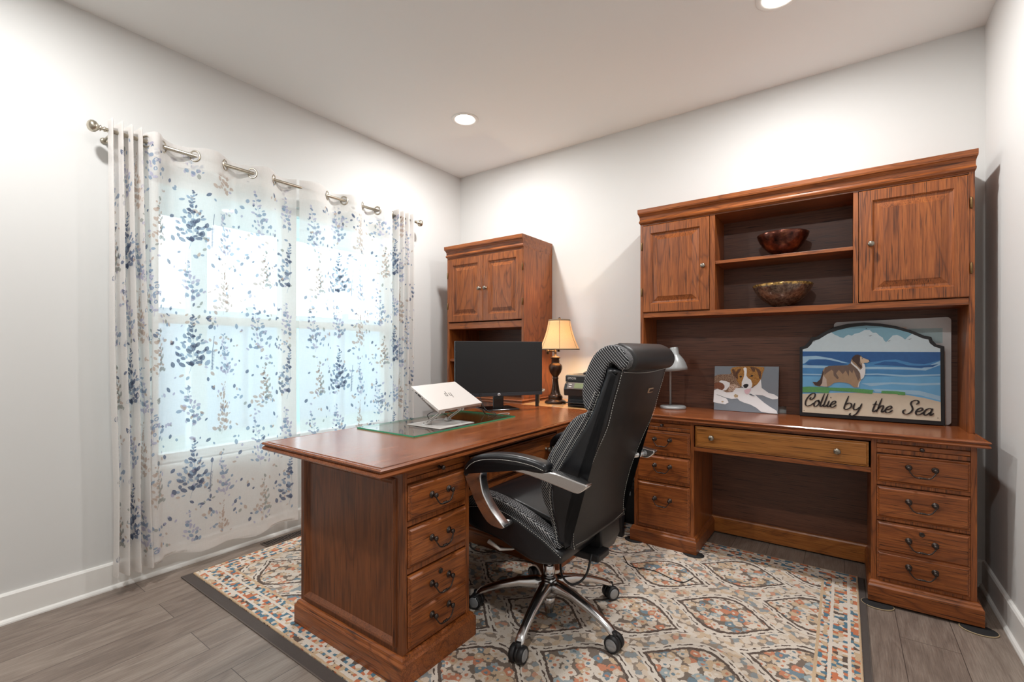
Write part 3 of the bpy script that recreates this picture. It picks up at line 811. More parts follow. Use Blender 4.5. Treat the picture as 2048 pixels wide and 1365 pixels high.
# felt sliders under the corners
PADL = ['black round slider pad under the left outer corner of the long desk', 'black round slider pad under the long desk at the left side of the kneehole',
        'black round slider pad under the long desk at the right side of the kneehole', 'black round slider pad under the right outer corner of the long desk']
for i, (x, y) in enumerate(((-1.035, 2.705), (-0.69, 2.705), (0.122, 2.685), (0.452, 2.685))):
    z = 0.0 if i > 1 else 0.0118
    mb = MB(); mb.lathe([(0, 0.0), (0.050, 0.0), (0.052, 0.003), (0.050, 0.006), (0.046, 0.0072), (0.0, 0.0072)] if i > 1 else [(0, 0.0), (0.05, 0), (0.05, 0.003), (0, 0.003)], n=32, M=Matrix.Translation((x, y, z)) @ Matrix.Diagonal((1.15, 0.9, 1, 1)))
    o = tag(mb.build('slider_pad', RUBBER), PADL[i], 'furniture pad', 'slider pads under the long desk')
    if i > 1:
        mb = MB(); mb.tube([(x+0.0585*math.cos(a), y+0.046*math.sin(a), z+0.003) for a in (2*PI*k/40 for k in range(40))], 0.0026, 6, closed=True)
        mb.build('rim', simple('tan pad rim', rgb(170, 150, 118), 0.6), o)

# ---- long hutch ----------------------------------------------------
hutch = thing('long_hutch', 'wide oak hutch on the long desk, with two doors and an open middle bay', 'hutch', (-0.3, 3.05, CT))
HY = 2.912; HX0, HX1 = -1.073, 0.478; HB = 3.195
mb = MB()
mb.box(HX0, HX0+0.020, HY, HB, CT, 1.985); mb.build('side_panel', WZ, hutch, 0.001)
mb = MB(); mb.box(HX1-0.020, HX1, HY, HB, CT, 1.985); mb.build('side_panel', WZ, hutch, 0.001)
mb = MB(); mb.box(HX0+0.02, HX1-0.02, 3.172, 3.182, CT+0.04, 1.985)
for a, b2 in ((HX0+0.02, -0.40), (-0.28, 0.28), (0.40, HX1-0.02)): mb.box(a, b2, 3.172, 3.182, CT, CT+0.04)
mb.build('back_panel', BX, hutch)
mb = MB(); mb.box(HX0+0.02, HX1-0.02, HY+0.002, 3.172, 1.372, 1.402); mb.build('bottom_shelf', WX, hutch, 0.001)
mb = MB(); mb.box(HX0+0.02, HX1-0.02, HY+0.004, 3.172, 1.966, 1.985); mb.build('top_panel', WX, hutch)
for x0, x1 in ((-0.650, -0.622), (0.036, 0.057)):
    mb = MB(); mb.box(x0, x1, HY+0.002, 3.172, 1.402, 1.966); mb.build('divider', WZ, hutch, 0.001)
mb = MB(); mb.box(-0.622, 0.036, HY+0.010, 3.172, 1.675, 1.693); mb.build('shelf', WX, hutch, 0.001)
mb = MB(); CP = [(0.0, 1.972), (0.004, 1.976), (0.012, 1.982), (0.014, 1.990), (0.009, 1.996), (0.006, 2.002), (0.008, 2.020), (0.018, 2.034), (0.024, 2.038), (0.026, 2.046), (0.026, 2.066), (0.022, 2.068)]
mb.rect_loft(HX0, HX1, HY, HB, CP, (0.4, 0.3, 1, 0)); mb.build('cornice', WX, hutch)
panel_door((HX0+0.014, HY, 1.406), (1,0,0), (0,-1,0), 0.406, 0.556, hutch, WZ, 0.374, 0.262, -0.004)
panel_door((0.060, HY, 1.406), (1,0,0), (0,-1,0), 0.402, 0.556, hutch, WZ, 0.047, 0.285, 0.406)

# ---- tall hutch and the low cabinet under it -----------------------
TX0, TX1, TYF, TYB = -2.672, -1.905, 2.790, 3.195
low = thing('lateral_cabinet', 'low reddish oak cabinet in the corner, carrying the tall hutch behind the monitor', 'cabinet', (-2.29, 2.95, 0))
mb = MB(); mb.box(TX0-0.02, TX1+0.02, 2.74, TYB, Z0, 0.772); mb.build('body', WZ, low, 0.002)
mb = MB(); mb.rect_loft(TX0-0.02, TX1+0.02, 2.735, TYB, PLINTH(Z0, 0.1), (0.5, 0.5, 1, 0)); mb.build('plinth', WX, low)
for z in (0.125, 0.44): drawer((TX0, 2.74, z), (1,0,0), (0,-1,0), TX1-TX0, 0.295, low, WX)
mb = MB(); mb.rect_loft(TX0-0.022, TX1+0.022, 2.728, TYB, TOPP(0.805), (0.6, 1, 1, 0)); mb.build('cabinet_top', TX, low)
tall = thing('tall_hutch', 'tall narrow oak hutch with paired doors, in the corner behind the monitor', 'hutch', (-2.29, 2.95, 0.805))
mb = MB(); mb.box(TX1-0.020, TX1, TYF, TYB, 0.805, 1.93); mb.build('side_panel', WZ, tall, 0.001)
mb = MB(); mb.box(TX0, TX0+0.020, TYF, TYB, 0.805, 1.93); mb.build('side_panel', WZ, tall, 0.001)
mb = MB(); mb.box(TX0+0.02, TX1-0.02, 3.172, 3.182, 0.805, 1.93); mb.build('back_panel', BX, tall)
mb = MB(); mb.box(TX0+0.02, TX1-0.02, TYF+0.002, 3.172, 1.335, 1.384); mb.build('bottom_shelf', WX, tall, 0.001)
mb = MB(); mb.box(TX0+0.02, TX1-0.02, TYF+0.01, 3.172, 1.070, 1.090); mb.build('shelf', WX, tall, 0.001)
mb = MB(); mb.box(TX0+0.02, TX1-0.02, TYF+0.004, 3.172, 1.908, 1.93); mb.build('top_panel', WX, tall)
mb = MB(); mb.rect_loft(TX0, TX1, TYF, TYB, [(a, z-0.060+0.007) for a, z in CP], (0.5, 0.1, 1, 0)); mb.build('cornice', WX, tall)
dw = (TX1-TX0-0.024)/2-0.002
panel_door((TX0+0.012, TYF, 1.392), (1,0,0), (0,-1,0), dw, 0.515, tall, WZ, dw-0.028, 0.255, -0.004)
panel_door((TX0+0.014+dw, TYF, 1.392), (1,0,0), (0,-1,0), dw, 0.515, tall, WZ, 0.028, 0.255, dw+0.004)

# ---- pale table between the desks ----------------------------------
pt = thing('side_table', 'pale wood laminate table under the lit lamp and the printer', 'table', (-1.48, 2.95, 0))
mb = MB(); mb.box(-1.852, -1.092, 2.672, 3.18, 0.757, 0.782); mb.build('table_top', PX, pt, 0.002)
for x, y in ((-1.84, 3.15), (-1.125, 3.15), (-1.84, 2.71), (-1.125, 2.71)):
    mb = MB(); mb.box(x-0.018, x+0.018, y-0.018, y+0.018, 0.0 if y > 3 else Z0, 0.757); mb.build('leg', BLACK, pt, 0.001)

# ================================================================= things on the desks
# glass sheet
t = thing('glass_sheet', 'clear glass desk protector with green edges on the window-side desk', 'glass sheet', (-1.71, 1.75, DTOP))
mb = MB(); mb.box(-1.912, -1.512, 1.372, 2.128, DTOP+0.0005, DTOP+0.0065); mb.build('glass', GLASSM, t)
mb = MB()
for a in ((-1.9125, -1.9115, 1.3715, 2.1285), (-1.5125, -1.5115, 1.3715, 2.1285), (-1.9125, -1.5115, 1.3715, 1.3725), (-1.9125, -1.5115, 2.1275, 2.1285)): mb.box(a[0], a[1], a[2], a[3], DTOP+0.0005, DTOP+0.0065)
mb.build('edge', EDGE, t)
GZ = DTOP+0.0065

# laptop stand
st = thing('laptop_stand', 'silver folding laptop stand on the glass sheet', 'laptop stand', (-1.655, 1.68, GZ))
mb = MB(); mb.rect_loft(-1.765, -1.535, 1.555, 1.80, [(-0.006, GZ), (0, GZ+0.001), (0, GZ+0.004), (-0.001, GZ+0.005)]); mb.build('base', SILVER, st, 0.001)
mb = MB(); mb.lathe([(0.100, GZ+0.005), (0.100, GZ+0.0065), (0.098, GZ+0.007), (0.092, GZ+0.007), (0.091, GZ+0.0055), (0, GZ+0.0055)], (-1.645, 1.68, 0), 40); mb.build('turntable', SILVER, st)
for y in (1.61, 1.75):
    for dy in (-0.012, 0.012):
        mb = MB()
        a, b2 = Vector((-1.672, y+dy, GZ+0.016)), Vector((-1.600, y+dy+0.020, GZ+0.070))
        mb.tube([a, b2], [0.007, 0.0055], 4, flat=0.35)
        for q in (a, b2): mb.lathe([(0.009, -0.003), (0.009, 0.003)], n=16, M=Matrix.Translation(q) @ Matrix.Rotation(PI/2, 4, 'X'))
        mb.build('arm', SILVER, st)
    mb = MB(); mb.box(-1.684, -1.660, y-0.016, y+0.016, GZ+0.006, GZ+0.014); mb.build('hinge_block', SILVER, st, 0.002)
# laptop, tilted towards the chair
LM = Matrix.Translation((-1.682, 1.759, 0.9311)) @ Matrix.Rotation(0.0122, 4, 'Z') @ Matrix.Rotation(0.4945, 4, 'Y') @ Matrix.Rotation(0.0217, 4, 'X')
lap = thing('laptop', 'closed silver laptop resting tilted on the folding stand', 'laptop'); lap.matrix_basis = LM
mb = MB(); mb.rect_loft(-0.1115, 0.1115, -0.1625, 0.1625, [(-0.003, -0.0165), (-0.0005, -0.014), (0, -0.009), (-0.001, -0.0068)]); mb.build('base', SILVER, lap, world=False)
mb = MB(); mb.rect_loft(-0.1115, 0.1115, -0.1625, 0.1625, [(-0.001, -0.0062), (0, -0.005), (0, -0.001), (-0.001, 0)])
mb.build('lid', simple('pale silver laptop lid', rgb(222, 217, 212), 0.34, 0.2, var=0.01), lap, world=False)
mb = MB()
for x, w, h in ((-0.090, 0.004, 0.004), (-0.062, 0.016, 0.005), (-0.038, 0.022, 0.0065), (-0.012, 0.010, 0.003), (0.004, 0.004, 0.003)): mb.box(x-w/2, x+w/2, -0.1632, -0.1620, -0.0085-h/2-0.002, -0.0085+h/2-0.002)
mb.build('ports', BLACK, lap, world=False)
mb = MB()      # four slanted strokes logo, seen upside down
def stroke(pts, w):
    for i in range(len(pts)-1):
        (x0, y0), (x1, y1) = pts[i], pts[i+1]; d = Vector((x1-x0, y1-y0)).normalized()*w/2; n = (-d.y, d.x)
        mb.add([(x0-n[0]-d.x*0.6, y0-n[1]-d.y*.6, 0.0003), (x1-n[0]+d.x*.6, y1-n[1]+d.y*.6, 0.0003), (x1+n[0]+d.x*.6, y1+n[1]+d.y*.6, 0.0003), (x0+n[0]-d.x*.6, y0+n[1]-d.y*.6, 0.0003)], [(0,1,2,3)])
def LG(u, v): return (0.004-v, u)      # u runs to the right, v up, as read from the window side flipped
sl_ = 0.3
for pts in ([(-0.020, -0.012), (-0.012, 0.016)], [(-0.0155, 0.004), (-0.007, 0.004), (-0.0115, -0.012)], [(0.000, -0.004-0.008), (0.0045, 0.004), (0.013, 0.004), (0.0085, -0.012), (0.003, -0.012)], [(0.0, -0.012), (-0.004, -0.024)]):
    stroke([(0.004+1.5*p[1], -1.5*p[0]) for p in pts], 0.0034)
mb.build('logo', BRONZE, lap, world=False)
# paper under the laptop
mb = MB(); Mp = Matrix.Translation((-1.735, 1.735, 0.902)) @ Matrix.Rotation(0.10, 4, 'Z') @ Matrix.Rotation(0.62, 4, 'Y')
gp = [[(x, y, 0.006*math.sin((x+0.1)*14)) for y in (-0.11, -0.03, 0.05, 0.11)] for x in (-0.06, -0.02, 0.02, 0.06, 0.085)]
mb.loft([[p for p in r]+[(p[0], p[1], p[2]-0.0006) for p in r[::-1]] for r in gp], 0, True, M=Mp)
tag(mb.build('stand_tray', SILVER), 'thin silver support plate sticking out under the laptop', 'stand tray')
# earphone cable on the glass
def cable(name, pts, r, mat, label, cat='cable', grp=None):
    mb = MB(); mb.tube(crom(pts, 6), r, 7); return tag(mb.build(name, mat), label, cat, grp)
cable('headphone_cable', [(-1.80, 1.74, GZ+0.004), (-1.79, 1.72, GZ+0.03), (-1.77, 1.75, GZ+0.045), (-1.75, 1.80, GZ+0.03), (-1.74, 1.84, GZ+0.005), (-1.76, 1.88, GZ+0.02), (-1.79, 1.86, GZ+0.035), (-1.83, 1.82, GZ+0.004)], 0.002, BLACK, 'thin black cable looped on the glass under the laptop')
cable('monitor_cable', [(-1.60, 1.93, 0.888), (-1.615, 1.98, GZ+0.024), (-1.62, 2.06, GZ+0.004), (-1.66, 2.14, DTOP+0.006), (-1.76, 2.17, DTOP+0.02), (-1.83, 2.20, DTOP+0.09), (-1.84, 2.24, 0.90)], 0.0028, BLACK, 'black cable running from the laptop to the back of the monitor')
cable('charging_cable', [(-1.62, 2.02, DTOP+0.011), (-1.635, 2.10, DTOP+0.005), (-1.645, 2.17, DTOP+0.004), (-1.615, 2.21, DTOP+0.004), (-1.59, 2.17, DTOP+0.004)], 0.0022, GREYP, 'thin grey cable lying on the desk beside the glass corner')

# monitor
MC = Vector((-1.782, 2.338, 0)); ma = math.atan2(0.497, 0.315)
mon = thing('monitor', 'wide black computer monitor with glossy stand at the far end of the window-side desk', 'monitor', (MC.x, MC.y, DTOP), ma)
# local: x along the screen (left to right as seen), -y towards the viewer
z0, z1, hw = 0.087, 0.434, 0.294
mb = MB(); mb.box(-hw, hw, -0.012, 0.012, z0, z1); mb.box(-hw*0.55, hw*0.55, 0.012, 0.035, z0+0.05, z1-0.08); mb.build('housing', BLACK, mon, 0.002, world=False)
mb = MB(); mb.box(-hw+0.006, hw-0.006, -0.0135, -0.0118, z0+0.024, z1-0.006)
mb.build('screen', simple('dark matt screen', rgb(27, 27, 29), 0.42, var=0.05), mon, world=False)
mb = MB(); mb.box(-hw, hw, -0.015, -0.0118, z0, z0+0.021); mb.build('chin', simple('charcoal monitor chin', rgb(44, 48, 54), 0.4), mon, 0.001, world=False)
mb = MB(); lm = Matrix.Translation((-0.010, -0.0152, z0+0.0105)) @ Matrix.Rotation(PI/2, 4, 'X')
mb.lathe([(0, 0), (0.0095, 0), (0.0095, 0.0006), (0, 0.0006)], n=28, M=lm); mb.build('logo', simple('white logo disc', rgb(225, 228, 232), 0.4), mon, world=False)
mb = MB(); text_mesh(mb, 'hp', 0.0125, Matrix.Translation((-0.010, -0.0162, z0+0.0118)) @ Matrix.Rotation(PI/2, 4, 'X'), shear=0.25); mb.build('lettering', BLACK, mon, world=False)
mb = MB(); mb.rect_loft(-0.035, 0.035, 0.02, 0.034, [(0, 0.008), (0, 0.20)]); mb.build('neck', GLOSSB, mon, 0.003, world=False)
mb = MB(); mb.rect_loft(-0.115, 0.115, -0.055, 0.135, [(0, 0.001), (0, 0.006), (-0.002, 0.008)]); mb.build('base', GLOSSB, mon, 0.001, world=False)
# slim riser frame behind the monitor
t = thing('metal_riser', 'slim grey and black metal riser frame beside the monitor at the desk end', 'riser', (-1.68, 2.65, DTOP))
mb = MB(); mb.box(-1.690, -1.672, 2.612, 2.630, DTOP, 0.884); mb.build('leg', BLACK, t, 0.001)
mb = MB(); mb.tube([(-1.79, 2.62, 0.872), (-1.681, 2.621, 0.877), (-1.69, 2.72, 0.882), (-1.735, 2.80, 0.882), (-1.80, 2.83, 0.878), (-1.80, 2.832, 0.782)], 0.006, 8); mb.build('rail', GREYP, t)

# table lamp
lampt = thing('table_lamp', 'lit swing-arm table lamp with cream bell shade and dark bronze urn base, beside the printer', 'table lamp', (-1.685, 2.872, 0.782))
LX, LY, LZ = -1.685, 2.872, 0.782
mb = MB(); mb.lathe([(0, 0), (0.076, 0), (0.078, 0.006), (0.074, 0.016), (0.066, 0.022), (0.052, 0.026), (0.050, 0.034), (0.052, 0.038), (0.050, 0.052), (0.044, 0.058), (0.036, 0.068), (0.028, 0.10), (0.022, 0.14), (0.019, 0.17),
    (0.022, 0.174), (0.022, 0.182), (0.018, 0.188), (0.024, 0.198), (0.040, 0.222), (0.048, 0.245), (0.049, 0.262), (0.044, 0.276), (0.032, 0.286), (0.028, 0.292), (0.030, 0.300), (0.028, 0.318), (0.036, 0.324), (0.036, 0.330), (0.020, 0.336), (0.008, 0.342), (0.007, 0.40)], (LX, LY, LZ), 36)
mb.build('base', simple('antique bronze lamp base', rgb(58, 42, 34), 0.3, 0.55, var=0.35, scale=60), lampt)
ddx, ddy = 0.811, 0.585    # along the picture plane
mb = MB()
def AP(a, z): return (LX+ddx*a, LY+ddy*a, LZ+z)
mb.tube([AP(0.0, 0.375), AP(-0.055, 0.375)], 0.005, 8); mb.tube([AP(-0.055, 0.352), AP(-0.055, 0.392)], 0.009, 12); mb.tube([AP(-0.055, 0.386), AP(0.018, 0.386)], 0.004, 8)
mb.tube([AP(0.0, 0.34), AP(0.0, 0.395)], 0.008, 12); mb.tube([AP(0.022, 0.37), AP(0.022, 0.43)], 0.009, 12)
mb.build('swing_arm', BRONZE, lampt)
SH = bpy.data.materials.new('lit cream shade fabric'); SH.use_nodes = True; nt = SH.node_tree; nt.nodes.clear()
o_ = nt.nodes.new('ShaderNodeOutputMaterial'); tl = nt.nodes.new('ShaderNodeBsdfTranslucent'); df = nt.nodes.new('ShaderNodeBsdfDiffuse'); mx = nt.nodes.new('ShaderNodeMixShader')
x_, y_, z_, _t = coords(nt); n_ = noise(nt, vec(nt, x_, y_, z_*3.0), 120, 2)
cc = mixc(nt, n_, rgb(224, 190, 142), rgb(236, 206, 160)); nt.links.new(cc.s, tl.inputs[0]); nt.links.new(cc.s, df.inputs[0])
mx.inputs[0].default_value = 0.17; nt.links.new(df.outputs[0], mx.inputs[1]); nt.links.new(tl.outputs[0], mx.inputs[2]); nt.links.new(mx.outputs[0], o_.inputs[0])
SX, SY = AP(0.028, 0)[0], AP(0.028, 0)[1]
mb = MB(); prof = []
for k in range(13):
    q = k/12; prof.append((0.143-0.066*q-0.009*math.sin(q*PI), LZ+0.388+0.208*q))
mb.lathe(prof+[(r-0.002, z) for r, z in prof[::-1]], (SX, SY, 0), 48, caps=False); mb.build('shade', SH, lampt)
mb = MB(); TRB = simple('taupe shade trim', rgb(128, 108, 84), 0.7)
for z, r in ((LZ+0.388, 0.144), (LZ+0.596, 0.078)): mb.lathe([(r-0.003, z-0.004), (r+0.001, z-0.004), (r+0.0005, z+0.004), (r-0.003, z+0.004), (r-0.003, z-0.004)], (SX, SY, 0), 48)
for k in range(6):
    a = k*PI/3+1.05
    mb.tube([(SX+(r+0.0006)*math.cos(a), SY+(r+0.0006)*math.sin(a), z) for r, z in prof], 0.0012, 5)
mb.build('shade_trim', TRB, lampt)
mb = MB(); mb.lathe([(0.003, LZ+0.58), (0.003, LZ+0.60), (0.010, LZ+0.604), (0.011, LZ+0.610), (0.006, LZ+0.616), (0, LZ+0.618)], (SX, SY, 0), 16)
for k in range(3): mb.tube([(SX, SY, LZ+0.586), (SX+0.077*math.cos(k*2.09), SY+0.077*math.sin(k*2.09), LZ+0.590)], 0.0015, 5)
mb.build('finial', BRONZE, lampt)
mb = MB(); mb.lathe([(0, 0.42), (0.013, 0.42), (0.013, 0.452), (0.024, 0.485), (0.029, 0.508), (0.022, 0.530), (0, 0.538)], (SX, SY, LZ), 20)
BULB, _n, _b = new_mat('warm lit bulb', (1, 0.9, 0.7, 1), 0.4); _b.inputs['Emission Color'].default_value = (1.0, 0.76, 0.46, 1); _b.inputs['Emission Strength'].default_value = 150
mb.build('bulb', BULB, lampt)

# printer
pr = thing('printer', 'black all-in-one printer with tilted control panel, beside the lit table lamp', 'printer', (-1.35, 2.9, 0.782))
px0, px1, py0, py1, pz = -1.545, -1.105, 2.735, 3.08, 0.782
mb = MB(); mb.rect_loft(px0+0.02, px1-0.02, py0+0.03, py1, [(0, pz), (0, pz+0.05)]); mb.box(px0+0.01, px1-0.01, py0+0.05, py1, pz+0.03, pz+0.09)
mb.prism([(py0+0.01, pz+0.075), (py0+0.002, pz+0.118), (py0+0.02, pz+0.155), (py0+0.035, pz+0.165), (py1, pz+0.165), (py1, pz+0.075)], px0, px1, 0.008, M=Matrix(((0,1,0,0),(1,0,0,0),(0,0,1,0),(0,0,0,1))), smooth=False)
PRM = simple('charcoal black printer plastic', rgb(40, 42, 44), 0.38)
mb.build('body', PRM, pr, 0.003)
mb = MB(); mb.rect_loft(px0+0.002, px1-0.002, py0+0.028, py1-0.01, [(0, pz+0.167), (0, pz+0.205), (-0.006, pz+0.214), (-0.012, pz+0.216)]); mb.build('scanner_lid', PRM, pr, 0.002)
mb = MB(); mb.rect_loft(px0+0.115, px1-0.03, py0+0.07, py1-0.04, [(0, pz+0.216), (0, pz+0.232), (-0.012, pz+0.24)]); mb.build('paper_feeder', PRM, pr, 0.003)
mb = MB(); cpM = Matrix.Translation((px0+0.19, py0+0.006, pz+0.142)) @ Matrix.Rotation(math.radians(62), 4, 'X')
mb.box(-0.16, 0.16, -0.024, 0.024, 0, 0.004, M=cpM); mb.build('control_panel', simple('bronze grey panel plastic', rgb(112, 104, 100), 0.35), pr, 0.002)
mb = MB(); mb.box(-0.105, -0.02, -0.018, 0.018, 0.004, 0.006, M=cpM)
mb.build('display', simple('dim green display', rgb(128, 138, 104), 0.25), pr)
mb = MB()
for k in range(4): mb.box(0.0+k*0.03, 0.018+k*0.03, -0.012, -0.002, 0.004, 0.007, M=cpM)
mb.box(-0.145, -0.125, -0.014, -0.006, 0.004, 0.007, M=cpM); mb.box(-0.145, -0.125, 0.004, 0.012, 0.004, 0.007, M=cpM)
mb.build('button', SILVER, pr)
mb = MB(); mb.box(px0+0.03, px1-0.03, py0-0.02, py0+0.1, pz+0.028, pz+0.034); mb.box(px0+0.04, px1-0.04, py0-0.01, py0+0.1, pz+0.012, pz+0.018); mb.build('paper_tray', BLACK, pr, 0.002)
mb = MB(); text_mesh(mb, 'EPSON', 0.021, Matrix.Translation((px0+0.052, py0+0.0275, pz+0.190)) @ Matrix.Rotation(PI/2, 4, 'X'), ext=0.0006); mb.build('lettering', SILVER, pr)
cable('lamp_cord', [(-1.62, 2.86, 0.787), (-1.58, 2.79, 0.786), (-1.60, 2.70, 0.789), (-1.58, 2.65, 0.789), (-1.55, 2.66, 0.789), (-1.53, 2.71, 0.786)], 0.0018, GREYP, 'thin grey cord on the pale table in front of the printer')

# grey desk lamp
gl_ = thing('desk_lamp', 'grey metal desk lamp with small bell shade, at the left end of the long desk', 'desk lamp', (-0.900, 3.03, CT))
mb = MB(); mb.lathe([(0, 0), (0.078, 0), (0.080, 0.004), (0.079, 0.014), (0.074, 0.018), (0.0, 0.020)], (-0.900, 3.03, CT), 40); mb.build('base', GREYP, gl_)
mb = MB(); mb.tube([(-0.918, 3.035, CT+0.018), (-0.918, 3.035, CT+0.30), (-0.890, 3.015, CT+0.33)], 0.007, 12); mb.build('pole', GREYP, gl_)
mb = MB(); Ms = Matrix.Translation((-0.868, 3.0, CT+0.245)) @ Matrix.Rotation(-0.12, 4, 'Y')
prof = [(0.068, 0), (0.066, 0.02), (0.060, 0.045), (0.050, 0.070), (0.036, 0.092), (0.027, 0.104), (0.027, 0.142), (0.024, 0.150), (0, 0.151)]
mb.lathe([(0.062, 0.003), (0.056, 0.04), (0.04, 0.08)][::-1]+[(0.066, 0.0)]+prof, n=36, M=Ms); mb.build('shade', GREYP, gl_)

# bowls
def bowl(name, c, R_, hgt, mat, label, rough_rim=False, split=None):
    t = thing(name, label, 'bowl', c); mb = MB(); prof = []
    for k in range(13):
        a = PI/2*k/12; prof.append((max(0.32*R_, R_*math.sin(a*0.98+0.03)) if k else 0.32*R_, hgt*(1-math.cos(a))))
    out = [(0, 0.0015)]+[(r*(0.55+0.45*(z/hgt)**0.5) if z > 0 else r, z) for r, z in prof]
    inn = [(max(0, r-0.004), z+0.004) for r, z in out[1:]][::-1]
    mb.lathe(out+inn+[(0, 0.006)], c, 48); mb.build('bowl', mat, t)
    return t
BM1, nt, b = new_mat('dark burnished copper', rgb(70, 40, 34), 0.22, 0.75)
x, y, z, t_ = coords(nt); n = noise(nt, vec(nt, x, y, z), 26, 5, 0.7); set_in(nt, b, 'Base Color', ramp(nt, n, [(0.35, rgb(42, 24, 22)), (0.55, rgb(96, 52, 40)), (0.75, rgb(140, 90, 62))]))
bowl('copper_bowl', (-0.286, 3.035, 1.693), 0.130, 0.128, BM1, 'dark burnished copper bowl on the upper open shelf of the long hutch')
BM2, nt, b = new_mat('pewter and gold glass bowl', rgb(120, 98, 84), 0.18, 0.55)
x, y, z, t_ = coords(nt); n = noise(nt, vec(nt, x, y, z), 60, 4, 0.7); band = (z+n*0.02).ss(0.128, 0.134)
set_in(nt, b, 'Base Color', mixc(nt, band, mixc(nt, n.ss(0.4, 0.6), rgb(92, 74, 66), rgb(132, 112, 98)), mixc(nt, n.ss(0.42, 0.55), rgb(92, 68, 42), rgb(170, 134, 74))))
bowl('glass_bowl', (-0.288, 3.035, 1.402), 0.151, 0.131, BM2, 'brownish grey bowl with speckled gold rim, on the lower open shelf of the long hutch')

# black box and cables in the gap beside the long desk
t = thing('power_unit', 'black power unit on the floor in the gap left of the long desk', 'power unit', (-1.2, 3.0, 0))
mb = MB(); mb.rect_loft(-1.34, -1.13, 2.97, 3.15, [(0, 0.0), (0, 0.24), (-0.01, 0.25)]); mb.build('case', BLACK, t, 0.004)
mb = MB(); mb.box(-1.31, -1.16, 2.966, 2.971, 0.19, 0.215); mb.build('front_strip', GREYP, t)
R = random.Random(3)
CG = ['cable hanging nearest the desk side', 'cable looping above the black power unit', 'cable hanging against the back wall', 'cable crossing in front of the wall']
for i in range(4):
    x = -1.22+0.03*i
    pts = [(x, 3.14, 0.72), (x+0.03*math.sin(i), 3.10, 0.58), (x-0.05+0.04*i, 3.02+0.02*i, 0.44), (x+0.05-0.02*i, 2.99+0.03*i, 0.36), (x-0.02, 3.03, 0.29), (x, 3.05, 0.256)]
    cable('power_cable', pts, 0.004, BLACK, 'black '+CG[i]+', left of the long desk', 'cable', 'power cables in the gap beside the long desk')
cable('floor_cable', [(-1.00, 2.45, 0.0145), (-0.92, 2.36, 0.0145), (-0.80, 2.38, 0.0145), (-0.66, 2.34, 0.0145), (-0.62, 2.42, 0.0145)], 0.0022, BLACK, 'thin black cable lying on the rug behind the office chair')

